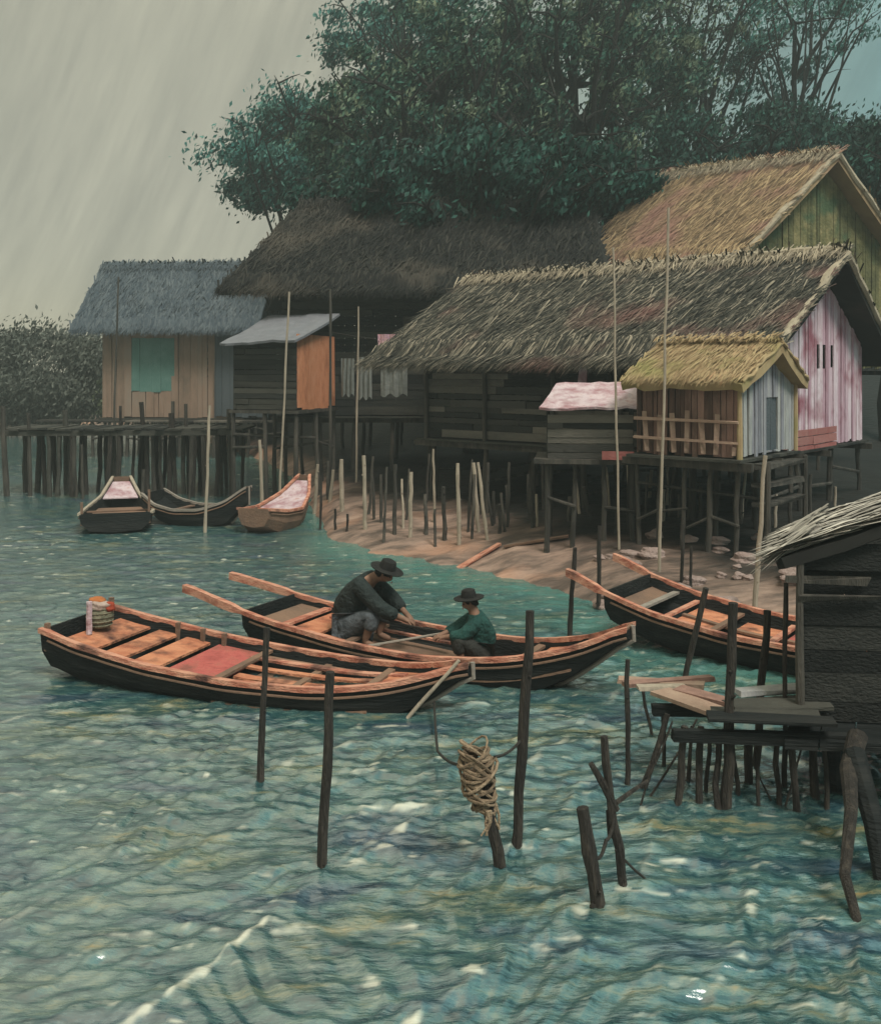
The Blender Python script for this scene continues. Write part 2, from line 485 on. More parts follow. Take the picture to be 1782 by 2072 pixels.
# ------------------------------------------------------------------ boats
def boat(name, stern, bow, st, label, group='wooden sampans', hull=M['hull'], rail=M['rail'], hull0=0.0, deck=(), longs=(), thwarts=(),
         ribs=(), railw=.075, blunt=True, stempale=True, floor=None):
    """st: rows (t, half width, gunwale z, bottom z). hull0: where the hull shell starts, aft of it only the two prongs run on"""
    stern, bow = Vector(stern), Vector(bow)
    L = (bow - stern).length
    ax = (bow - stern).normalized()
    ay = Vector((-ax.y, ax.x, 0))
    st = np.array(st, float)
    N = 41
    ts = np.linspace(0, 1, N)

    def smooth(c):
        y = np.interp(np.linspace(-.1, 1.1, 241), st[:, 0], st[:, c])
        k = np.ones(17) / 17
        y2 = np.convolve(np.pad(y, 8, mode='edge'), k, 'valid')
        return lambda t: float(np.interp(t, np.linspace(-.1, 1.1, 241), y2))
    hw, zg, zb = smooth(1), smooth(2), smooth(3)

    def W(t, y, z):
        p = stern + ax * (t * L) + ay * y
        return Vector((p.x, p.y, z))
    root = thing(name, (W(.5, 0, 0)), label, 'boat', group)
    # shell
    mb = MB()
    tl = [t for t in ts if t >= hull0 - 1e-6]
    rings = []
    for t in tl:
        h, g, b = hw(t), zg(t), min(zb(t), zg(t) - .06)
        th = .035
        prof = [(-h, g), (-h * .95, b + (g - b) * .5), (-h * .72, b + .03), (0, b - .02), (h * .72, b + .03), (h * .95, b + (g - b) * .5), (h, g),
                (h - th, g), (h * .95 - th, b + (g - b) * .5), (h * .70, b + .06), (0, b + .03), (-h * .70, b + .06), (-h * .95 + th, b + (g - b) * .5), (-h + th, g)]
        rings.append([W(t, y, z) for y, z in prof])
    n = 14
    vs = [p for r in rings for p in r]
    fs = []
    for i in range(len(rings) - 1):
        for k in range(n):
            fs.append((i * n + k, (i + 1) * n + k, (i + 1) * n + (k + 1) % n, i * n + (k + 1) % n))
    # closed ends (transom and bow board): cap as polygons of the outer outline
    e = (len(rings) - 1) * n
    fs.append(tuple(range(0, 7)))
    fs.append(tuple(e + k for k in range(6, -1, -1)))
    mb.add(vs, fs)
    mb.build('hull', hull, root)
    # end boards thick
    for t0, nm in ((tl[0], 'transom'), (1.0, 'bow_board')):
        h, g, b = hw(t0), zg(t0), min(zb(t0), zg(t0) - .06)
        d = .03 if nm == 'transom' else -.03
        m2 = MB()
        pr = [(-h * .96, g + .02), (-h * .9, b + (g - b) * .5), (-h * .68, b + .06), (h * .68, b + .06), (h * .9, b + (g - b) * .5), (h * .96, g + .02)]
        a = [W(t0 + d / L * .2, y, z) for y, z in pr]
        c = [W(t0 + d / L * 1.2, y, z) for y, z in pr]
        k = len(pr)
        m2.add(a + c, [tuple(range(k))[::-1], tuple(range(k, 2 * k))] + [(q, (q + 1) % k, k + (q + 1) % k, k + q) for q in range(k)])
        m2.build(nm, hull if nm == 'transom' else M['deckdim'], root)
    # rails
    for sgn in (-1, 1):
        m3 = MB()
        pts = [W(t, sgn * hw(t), zg(t) + .012) for t in ts]
        rr = []
        vs, fs = [], []
        for i, p in enumerate(pts):
            d = (pts[min(i + 1, N - 1)] - pts[max(i - 1, 0)]).normalized()
            x = d.cross(Vector((0, 0, 1))).normalized()
            w = railw * (.5 + .06 * math.sin(i * 1.7)) * (1.15 if ts[i] < hull0 else 1)
            hgt = .03 if ts[i] >= hull0 else .055
            for sx, sy in ((-1, -1), (1, -1), (1, 1), (-1, 1)):
                vs.append(p + x * sx * w + Vector((0, 0, sy * hgt)))
        for i in range(N - 1):
            for k in range(4):
                fs.append((i * 4 + k, i * 4 + (k + 1) % 4, i * 4 + 4 + (k + 1) % 4, i * 4 + 4 + k))
        fs += [(3, 2, 1, 0), tuple((N - 1) * 4 + k for k in range(4))]
        m3.add(vs, fs)
        m3.build('gunwale', rail, root)
        # rubbing strake just under the rail
        m5 = MB()
        m5.tube([W(t, sgn * (hw(t) + .012), zg(t) - .085) for t in ts if t >= hull0 + .01], .016, 6)
        m5.build('strake', M['deckdim'], root)
    # pale stem edge
    if stempale:
        m4 = MB()
        pts = [W(1.0 + .004, 0, zg(1) + .03)]
        for t in (1.0, .97, .94, .91, .88, .85, .82):
            pts.append(W(t + .006, 0, min(zb(t), zg(t) - .06) - .02))
        m4.tube(pts, .028, 6)
        m4.build('stem', M['stem'], root)
    # deck boards across the boat
    for (t0, t1, dz, mk) in deck:
        m6 = MB()
        q = max(2, int((t1 - t0) * L / .25))
        vs, fs = [], []
        for i in range(q + 1):
            t = t0 + (t1 - t0) * i / q
            y = hw(t) * .93
            z = zg(t) - dz + random.uniform(-.004, .004)
            vs += [W(t, -y, z - .03), W(t, y, z - .03), W(t, y, z), W(t, -y, z)]
        for i in range(q):
            for k in range(4):
                fs.append((i * 4 + k, i * 4 + (k + 1) % 4, i * 4 + 4 + (k + 1) % 4, i * 4 + 4 + k))
        fs += [(3, 2, 1, 0), tuple(q * 4 + k for k in range(4))]
        m6.add(vs, fs)
        m6.build('deck_board', M[mk], root)
    for (t0, t1, y0, dz, w, mk) in longs:           # y0 as a share of the half width
        m7 = MB()
        q = 8
        pp = [t0 + (t1 - t0) * i / q for i in range(q + 1)]
        for i in range(q):
            m7.beam(W(pp[i], y0 * hw(pp[i]), zg(pp[i]) - dz), W(pp[i + 1], y0 * hw(pp[i + 1]), zg(pp[i + 1]) - dz), w, .03)
        m7.build('long_plank', M[mk], root)
    for (t, dz, w, mk) in thwarts:
        m8 = MB()
        y = hw(t) * .95
        m8.beam(W(t, -y, zg(t) - dz), W(t, y, zg(t) - dz), w, .035)
        m8.build('thwart', M[mk], root)
    for (t, sgn, hh) in ribs:
        m9 = MB()
        y = sgn * (hw(t) - .06)
        m9.beam(W(t, y, zg(t) - .25), W(t, y, zg(t) + hh), .06, .05, up=ax)
        m9.build('rib', M['deckdim'], root)
    root['_L'] = L
    return root, W, hw, zg


# nearest boat on the left
stA = [(0, .66, .64, .12), (.1, .73, .52, -.02), (.3, .77, .37, -.1), (.5, .74, .29, -.12), (.7, .62, .28, -.12), (.82, .44, .34, -.12), (.9, .28, .43, .10), (1, .06, .60, .50)]
bA, WA, hA, zA = boat('sampan', (-4.80, 13.05, 0), (.34, 11.15, 0), stA,
                      'near dark sampan with red and orange cross boards, cloth bundle on its stern', stempale=True,
                      deck=[(.035, .12, .10, 'deck'), (.145, .20, .10, 'deck'), (.225, .29, .10, 'deck'), (.315, .45, .10, 'deckred'), (.80, .93, .07, 'deck'), (.46, .80, .26, 'deckdim')],
                      longs=[(.44, .84, .55, .06, .10, 'rail'), (.44, .82, .15, .08, .10, 'deck'), (.46, .80, -.2, .12, .14, 'deck'), (.5, .78, -.55, .14, .16, 'deck'), (.46, .7, .8, .10, .06, 'deckdim')],
                      thwarts=[(.455, .05, .10, 'deckdim'), (.62, .1, .09, 'deckdim'), (.79, .05, .10, 'deckdim')],
                      ribs=[(.2, 1, .06), (.27, 1, .06), (.33, 1, .06), (.012, 1, .16), (.012, -1, .10)])
# second boat, with the two men
stB = [(0, .50, .72, .42), (.12, .58, .58, .18), (.25, .64, .45, -.02), (.45, .70, .33, -.12), (.62, .67, .29, -.12), (.76, .52, .35, -.12), (.84, .41, .45, -.04), (.93, .25, .62, .36), (1, .13, .88, .78)]
bB, WB, hB, zB = boat('sampan', (-3.50, 14.9, 0), (2.26, 11.75, 0), stB,
                      'long dark sampan carrying two men, twin stern prongs and raised bow', hull0=.17,
                      deck=[(.2, .26, .08, 'deckdim'), (.28, .34, .10, 'deck'), (.36, .9, .24, 'deckdim'), (.82, .95, .07, 'deck')],
                      longs=[(.3, .74, -.78, .06, .09, 'rail'), (.32, .8, -.5, .10, .08, 'deck'), (.3, .6, .6, .08, .07, 'rail')],
                      thwarts=[(.27, .05, .12, 'rail'), (.42, .09, .1, 'deckdim'), (.8, .05, .1, 'deckdim')])
# boat drawn up at the right
stD = [(0, .74, .98, .62), (.12, .76, .76, .30), (.28, .78, .56, .06), (.5, .78, .42, -.05), (.8, .72, .38, -.08), (1, .6, .42, .0)]
bD, WD, hD, zD = boat('sampan', (2.28, 14.95, 0), (6.1, 12.1, 0), stD,
                      'tan-edged sampan nosed onto the mud bank with two long prongs', hull0=.12, stempale=False,
                      deck=[(.14, .2, .14, 'deckdim'), (.3, .42, .16, 'deck'), (.45, .58, .18, 'deck'), (.6, .72, .16, 'deckred'), (.74, .95, .16, 'deck')],
                      longs=[(.2, .8, -.86, .07, .07, 'rail'), (.3, .8, .1, .14, .09, 'deckdim')],
                      thwarts=[(.22, .08, .1, 'stem'), (.29, .09, .08, 'rail'), (.43, .09, .09, 'deckdim'), (.59, .09, .09, 'rail')])
# three far boats under the left houses
stE = [(0, .82, .50, .08), (.2, .86, .40, -.1), (.5, .80, .36, -.12), (.8, .5, .50, .0), (1, .22, .95, .55)]
boat('sampan', (-7.72, 23.5, 0), (-8.9, 27.6, 0), stE, 'hazy sampan seen end on below the far left house', rail=M['polepale'],
     deck=[(.8, .97, .06, 'tin'), (.3, .7, .2, 'deckdim')], thwarts=[(.1, .05, .16, 'polepale'), (.45, .06, .12, 'deckdim')],
     ribs=[(.01, -1, .55), (.01, 1, .3)], stempale=False)
stF = [(0, .5, .78, .5), (.15, .6, .52, .1), (.35, .62, .40, -.08), (.6, .55, .42, -.08), (.82, .36, .62, .06), (1, .12, 1.0, .6)]
boat('sampan', (-7.45, 25.6, 0), (-4.8, 24.75, 0), stF, 'dark low sampan moored between the two hazy sampans', rail=M['stem'],
     deck=[(.2, .8, .2, 'deckdim')], thwarts=[(.3, .06, .12, 'deckdim')], stempale=True)
stG = [(0, .4, .6, .2), (.2, .6, .5, -.05), (.5, .62, .46, -.1), (.8, .4, .72, .05), (1, .14, 1.15, .7)]
boat('sampan', (-4.45, 23.5, 0), (-3.6, 26.2, 0), stG, 'grey-pink sampan with its prow against a pale post', hull=M['deckdim'], rail=M['rail'],
     deck=[(.1, .45, .1, 'deckdim'), (.5, .95, .04, 'tin')], thwarts=[(.48, .05, .1, 'rail')], stempale=True)


# ------------------------------------------------------------------ poles
def pole(px0, py0, px1, py1, r, label, name='mooring_pole', m='pole', group='mooring poles in the water', z=0.0, Y=None, dY=0.0, below=.7, fork=None, cat='pole', wob=.012):
    """top pixel, foot pixel; the foot stands at height z"""
    foot = G(px1, py1, z) if Y is None else Q(px1, py1, Y)
    top = Q(px0, py0, foot.y + dY)
    d = (top - foot).normalized()
    root_p = foot - d * below
    mb = MB()
    mb.rod(root_p, top, r * 1.12, r * .86, 8, 9, wob)
    # slanted cut top and a couple of knots
    for k in range(2):
        t = random.uniform(.3, .9)
        p = root_p.lerp(top, t)
        mb.rod(p, p + Vector((random.uniform(-1, 1), -.6, random.uniform(.2, 1))).normalized() * r * 1.5, r * .5, r * .25, 5, 1)
    if fork:
        for pts, rr in fork:
            mb.tube(pts, rr, 6)
    o = mb.build(name, M[m], loc=foot)
    return tag(o, label, cat, group)


pole(540, 1270, 527, 1590, .034, 'thin dark pole in front of the red-decked sampan, left of the pair')
pole(668, 1360, 652, 1755, .039, 'shorter dark pole standing right of the thin pole before the near sampan')
pole(1072, 1236, 1045, 1722, .043, 'tallest leaning dark pole, beside the rope-wrapped stake')
pole(975, 1545, 1014, 1762, .050, 'leaning stake wrapped at its head with coiled rope', name='stake', cat='stake')
pole(1178, 1635, 1212, 1842, .055, 'stubby leaning stake with a broken slanted top, nearest the viewer', name='stake', cat='stake')
# forked branch stake
foot = G(1262, 1812)
Yf = foot.y
pole(1222, 1490, 1262, 1812, .034, 'forked crooked branch stuck in the water right of the stubby stake', name='branch_stake', cat='stake', wob=.02,
     fork=[([Q(1246, 1640, Yf), Q(1222, 1590, Yf - .02), Q(1195, 1545, Yf - .05)], [.03, .03, .02]),
           ([Q(1246, 1625, Yf), Q(1280, 1600, Yf + .1), Q(1310, 1580, Yf + .2)], [.022, .018, .012]),
           ([Q(1250, 1700, Yf), Q(1232, 1690, Yf), Q(1228, 1640, Yf)], [.018, .014, .01])])
pole(1163, 1108, 1152, 1290, .038, 'dark pole at the prongs of the tan-edged sampan, left one')
pole(1213, 1064, 1210, 1222, .036, 'dark pole rising from the mud between the prongs of the tan-edged sampan', z=.1)
pole(1380, 1060, 1378, 1205, .030, 'thin pole behind the tan-edged sampan, one of a close pair', z=.2, group='poles behind the tan-edged sampan')
pole(1398, 1105, 1396, 1210, .026, 'short thin pole right beside a taller one behind the tan-edged sampan', z=.2, group='poles behind the tan-edged sampan')
pole(1548, 922, 1527, 1238, .036, 'tall pale leaning pole in front of the yellow-roofed hut', z=.25, m='polepale', group='tall bamboo poles')
pole(1428, 1190, 1385, 1372, .040, 'leaning pole crossing the tan-edged sampan behind the jetty boards', dY=-.15)
pole(1483, 1220, 1470, 1640, .048, 'straight dark pole through the jetty, crossing the sampan side')
pole(1552, 1235, 1528, 1560, .040, 'leaning dark pole on the jetty beside the right-hand hut', dY=.1)
pole(1590, 1180, 1588, 1600, .026, 'very thin pole nearest the dark right-hand hut wall')
pole(1270, 1335, 1268, 1592, .026, 'thin pole at the left tip of the jetty boards')
pole(525, 890, 531, 1030, .050, 'pale thick post leaning beside the grey-pink sampan', m='polepale', Y=26.6, below=1.4)
pole(650, 966, 648, 1072, .032, 'dark pole in open water right of the far boats', z=0)
pole(678, 1030, 678, 1082, .034, 'short stump in the shallows, left of two', z=0, group='stumps in the shallows')
pole(703, 1040, 702, 1088, .030, 'short stump in the shallows, right of two', z=0, group='stumps in the shallows')
pole(424, 820, 415, 1078, .040, 'tall pale pole in front of the dark low sampan', m='polepale', z=0, group='tall bamboo poles')
pole(240, 560, 228, 950, .045, 'tall faint pole beside the orange-walled hazy house', m='stilt', Y=41, group='tall bamboo poles', below=1.2)
pole(585, 590, 574, 830, .032, 'tall faint pole before the grey awning', m='polepale', Y=27.2, group='tall bamboo poles', below=3.3)
pole(668, 585, 668, 830, .042, 'grey pole at the right end of the awning', m='stilt', Y=27.9, group='tall bamboo poles', below=3.3)
pole(725, 620, 722, 840, .030, 'thin pale pole beside the hanging washing', m='polepale', Y=29.2, group='tall bamboo poles', below=3.3)
pole(1240, 500, 1252, 1095, .022, 'thin bamboo pole rising over the thatch in front of the lavender roof', m='polepale', Y=18.6, group='tall bamboo poles', below=.6)
pole(1352, 420, 1335, 1110, .024, 'thin bamboo pole reaching highest, in front of the yellow-roofed hut', m='polepale', Y=16.9, group='tall bamboo poles', below=.6)
# stakes in the mud under the houses
STK = [(770, 960, 772, 1060), (800, 940, 798, 1075), (832, 955, 830, 1080), (860, 1000, 862, 1078), (897, 985, 900, 1085), (930, 1010, 928, 1082),
       (960, 960, 955, 1090), (985, 990, 1000, 1080), (1030, 935, 1026, 1085), (1068, 960, 1070, 1080), (1085, 1000, 1088, 1092), (1115, 930, 1113, 1105),
       (1180, 985, 1200, 1080), (1152, 1005, 1150, 1090), (1248, 1005, 1246, 1112), (1270, 940, 1278, 1095), (1310, 960, 1304, 1085), (1342, 990, 1340, 1095),
       (1418, 985, 1414, 1100), (1455, 975, 1438, 1108), (1500, 1000, 1498, 1105), (1570, 1000, 1566, 1110), (1600, 980, 1596, 1108), (1640, 960, 1636, 1100),
       (735, 965, 737, 1040), (290, 950, 288, 1010), (385, 930, 382, 1030), (165, 900, 168, 1010), (115, 930, 120, 1000), (320, 880, 322, 990), (90, 900, 90, 990),
       (1375, 1000, 1372, 1090), (1525, 1010, 1520, 1100), (1690, 985, 1688, 1090), (1010, 1020, 1012, 1090), (880, 1030, 880, 1090)]
for k in range(20):
    px = random.uniform(690, 1540)
    STK.append((px, random.uniform(925, 1000), px + random.uniform(-22, 22), random.uniform(1068, 1100)))
for k in range(26):
    px = random.uniform(640, 1500)
    STK.append((px, random.uniform(905, 960), px + random.uniform(-10, 10), random.uniform(1030, 1068)))
for k, (a, b, c, d) in enumerate(STK):
    left = a < 700
    zz = 0 if left else .3
    pole(a, b, c, d, random.uniform(.028, .05) * (1.2 if left else 1), 'thin weathered stake below the far left houses' if left else 'thin weathered stake in the mud below the stilt houses',
         name='stake', m=random.choice(['stilt', 'stilt', 'stilt', 'stilt', 'polepale']), z=zz, dY=random.uniform(-.2, .3), below=.6, cat='stake',
         group='stakes below the far left houses' if left else 'stakes in the mud below the stilt houses')


# ------------------------------------------------------------------ ropes
def rope(pts, r, name, label, m='ropedk', cat='rope', sag=0.0, n=10):
    mb = MB()
    pp = []
    for a, b in zip(pts[:-1], pts[1:]):
        a, b = Vector(a), Vector(b)
        for i in range(n):
            t = i / n
            p = a.lerp(b, t)
            p.z -= sag * 4 * t * (1 - t)
            pp.append(p)
    pp.append(Vector(pts[-1]))
    mb.tube(pp, r, 6)
    return tag(mb.build(name, M[m], loc=pts[0]), label, cat)


yb = G(1014, 1762).y
rope([WA(.93, -.15, .16), Q(885, 1520, 9.6), Q(945, 1546, yb + .02)], .014, 'mooring_rope', 'slack dark rope from the near sampan bow to the rope-wrapped stake', sag=.05)
rope([Q(1000, 1532, yb + .05), Q(1052, 1500, G(1045, 1722).y - .05)], .012, 'mooring_rope', 'short dark rope between the wrapped stake and the tallest pole', sag=.03)
rope([Q(1206, 1735, G(1212, 1842).y), Q(1226, 1700, 7.25), Q(1243, 1650, Yf - .02)], .014, 'mooring_rope', 'looped rope hanging between the stubby stake and the forked branch', sag=.05)
rope([Q(1254, 1730, Yf), Q(1326, 1792, 7.45)], .010, 'mooring_rope', 'thin rope slanting into the water from the forked branch', sag=.02)
rope([WB(.455, .1, .52), WB(.66, .05, .50)], .012, 'mooring_rope', 'dark line held between the two men', sag=.05)
# rope coil round the stake head
mb = MB()
c0, c1 = Q(958, 1515, yb), Q(978, 1640, yb)
for k in range(40):
    t = random.random()
    c = c0.lerp(c1, t) + Vector((random.uniform(-.015, .015), 0, 0))
    R = .125 * math.sin(math.pi * (.18 + .74 * t)) ** .6 * random.uniform(.85, 1.12)
    tx, ty = random.uniform(-.9, .9), random.uniform(-.6, .6)
    pts = [c + Vector((R * math.cos(q), R * math.sin(q), tx * R * math.cos(q) + ty * R * math.sin(q) + .004 * math.sin(3 * q))) for q in np.linspace(0, 6.28, 15)]
    mb.tube(pts, random.uniform(.008, .015), 6, cap=False)
for k in range(6):
    a = random.uniform(0, 6.28)
    p = c1 + Vector((.1 * math.cos(a), .1 * math.sin(a) - .03, .05))
    mb.tube([p, p + Vector((random.uniform(-.03, .03), 0, -.09)), p + Vector((random.uniform(-.06, .04), 0, -.19))], [.014, .012, .008], 5)
tag(mb.build('rope_coil', M['rope'], loc=c1), 'bulky tan rope coil wound round the leaning stake head', 'rope')


# ------------------------------------------------------------------ houses
class Frame:
    def __init__(s, x, y, deg):
        """origin at the near corner; a runs left along the front, b runs back. deg = turn of b from the line of sight"""
        s.o = Vector((x, y, 0))
        t = math.radians(deg)
        s.v = Vector((math.sin(t), math.cos(t), 0))
        s.u = Vector((-math.cos(t), math.sin(t), 0))

    def __call__(s, a, b, z):
        p = s.o + s.u * a + s.v * b
        return Vector((p.x, p.y, z))


def planks(A, B, z0, ztop, orient, w, th=.03, gap=.012, holes=(), seed=0, rough=.015):
    """boards from A to B (ground points); ztop(s) gives the top along the wall; holes: (s0, s1, z0, z1)"""
    r = random.Random(seed)
    mb = MB()
    A, B = Vector((A.x, A.y, 0)), Vector((B.x, B.y, 0))
    Lw = (B - A).length
    d = (B - A).normalized()
    nn = Vector((-d.y, d.x, 0))

    def brd(s0, s1, za0, zb0, za1, zb1, off):
        c = []
        for zlo, zhi, in ((0, 0),):
            pass
        o0, o1 = off - th / 2, off + th / 2
        P = lambda s, o, z: A + d * s + nn * o + Vector((0, 0, z))
        j = r.uniform(-1, 1) * min(.022, w * .09) if orient == 'v' else 0
        k = r.uniform(-1, 1) * .012
        c = [P(s0, o0, za0), P(s1, o0, zb0), P(s1, o1, zb0), P(s0, o1, za0), P(s0 + j, o0 + k, za1), P(s1 + j, o0 + k, zb1), P(s1 + j, o1 + k, zb1), P(s0 + j, o1 + k, za1)]
        mb.hexa(c)
    if orient == 'v':
        s = 0
        while s < Lw - .02:
            ww = min(w * r.uniform(.7, 1.3), Lw - s)
            s1 = s + ww - gap * r.uniform(.4, 2)
            parts = [(z0 + r.uniform(-.06, .03), None)]
            off = r.uniform(-rough, rough)
            hit = [h for h in holes if h[0] < (s + s1) / 2 < h[1]]
            if hit:
                h = hit[0]
                brd(s, s1, z0, z0, h[2], h[2], off)
                brd(s, s1, h[3], h[3], ztop(s), ztop(s1), off)
            else:
                zz = z0 + r.uniform(-.06, .03)
                brd(s, s1, zz, zz, ztop(s), ztop(s1), off)
            s += ww
    else:
        z = z0
        while True:
            ww = w * r.uniform(.75, 1.25)
            s = 0
            z1 = z + ww - gap * r.uniform(.4, 2)
            if z1 > ztop(Lw / 2):
                break
            while s < Lw - .02:
                ln = min(r.uniform(1.2, 3.0), Lw - s)
                off = r.uniform(-rough, rough)
                tl = r.uniform(-.012, .012)
                segs = [(s, s + ln - .01)]
                for h in holes:
                    if h[2] < (z + z1) / 2 < h[3]:
                        ns = []
                        for a, b in segs:
                            if b <= h[0] or a >= h[1]:
                                ns.append((a, b))
                            else:
                                if a < h[0]: ns.append((a, h[0]))
                                if b > h[1]: ns.append((h[1], b))
                        segs = ns
                for a, b in segs:
                    if b - a > .03:
                        brd(a, b, z, z + tl, z1, z1 + tl, off)
                s += ln
            z += ww
    return mb


def slab(E0, E1, R0, R1, th=.16, sag=.05, nu=10, nv=5, seed=0):
    """closed roof slab between an eave and a ridge"""
    r = random.Random(seed)
    E0, E1, R0, R1 = map(Vector, (E0, E1, R0, R1))
    nrm = (E1 - E0).cross(R0 - E0).normalized()
    if nrm.z < 0:
        nrm = -nrm
    mb = MB()
    top, bot = [], []
    for j in range(nv + 1):
        for i in range(nu + 1):
            t, q = i / nu, j / nv
            p = (E0.lerp(E1, t)).lerp(R0.lerp(R1, t), q)
            p += nrm * (-sag * math.sin(math.pi * q) + r.uniform(-.02, .02))
            if j == 0:
                p += (E0 - R0).normalized() * r.uniform(-.06, .06)
            top.append(p)
            bot.append(p - nrm * th)
    n = (nu + 1) * (nv + 1)
    fs = []
    k = nu + 1
    for j in range(nv):
        for i in range(nu):
            a = j * k + i
            fs.append((a, a + 1, a + k + 1, a + k))
            fs.append((n + a, n + a + k, n + a + k + 1, n + a + 1))
    for i in range(nu):
        fs.append((i, n + i, n + i + 1, i + 1))
        a = nv * k + i
        fs.append((a, a + 1, n + a + 1, n + a))
    for j in range(nv):
        a = j * k
        fs.append((a, a + k, n + a + k, n + a))
        a = j * k + nu
        fs.append((a, n + a, n + a + k, a + k))
    mb.add(top + bot, fs)
    return mb


def straw(E0, E1, R0, R1, n, ln=(.35, .8), wd=(.025, .06), lift=.10, seed=0, shag=.25, slant=0.0, fringe=.25):
    """loose straw bundles laid down the slope: tapered blades, each its own piece"""
    r = np.random.default_rng(seed)
    E0, E1, R0, R1 = (np.array(p, float) for p in (E0, E1, R0, R1))
    t = r.random(n)
    q = r.random(n) ** 1.0
    nf = int(n * fringe)
    q[:nf] = r.random(nf) * .05
    P = (E0[None] * (1 - t)[:, None] + E1[None] * t[:, None]) * (1 - q)[:, None] + (R0[None] * (1 - t)[:, None] + R1[None] * t[:, None]) * q[:, None]
    dn = (E0 + E1 - R0 - R1) / 2
    dn /= np.linalg.norm(dn)
    al = (E1 - E0) / np.linalg.norm(E1 - E0)
    nr = np.cross(al, dn)
    if nr[2] < 0:
        nr = -nr
    P = P + nr * (r.random(n) * .07 + .01)[:, None]
    l = r.uniform(*ln, n)
    D = dn[None] + al[None] * (r.normal(slant, shag, n))[:, None] + nr[None] * (r.normal(.02, lift, n))[:, None]
    D[:nf, 2] -= r.random(nf) * .5
    D /= np.linalg.norm(D, axis=1)[:, None]
    w = r.uniform(*wd, n)
    Wd = np.cross(D, nr[None])
    Wd /= np.linalg.norm(Wd, axis=1)[:, None]
    a = P - D * (l * .5)[:, None]
    b = P + D * (l * .5)[:, None]
    m_ = P + nr * (.25 * w)[:, None]
    V = np.stack([a - Wd * (w * .5)[:, None], a + Wd * (w * .5)[:, None], m_ + Wd * (w * .55)[:, None], b, m_ - Wd * (w * .55)[:, None]], 1).reshape(-1, 3)
    i = np.arange(n)[:, None] * 5
    F = np.concatenate([i, i + 1, i + 2, i + 3, i + 4], 1)
    return V, F


def stilts(root, fr, spots, ztop, r=.07, m='stilt', braces=True):
    feet = []
    for (a, b) in spots:
        p = fr(a, b, 0)
        z0 = gz(p.x, p.y) - .35
        mb = MB()
        j = random.uniform(-.08, .08)
        mb.rod((p.x + j, p.y, z0), (p.x, p.y, ztop), r * random.uniform(.8, 1.2), r * .85, 7, 5, .02)
        mb.build('stilt', M[m], root)
        feet.append(p)
    for p, q in zip(feet[:-1], feet[1:]):
        if braces and (p - q).length < 2.6 and random.random() < .7:
            z = random.uniform(.45, .8) * ztop
            mb = MB()
            mb.rod(p + Vector((0, -.06, z)), q + Vector((0, -.06, z + random.uniform(-.35, .2))), r * .6, r * .55, 6, 2)
            mb.build('brace', M[m], root)


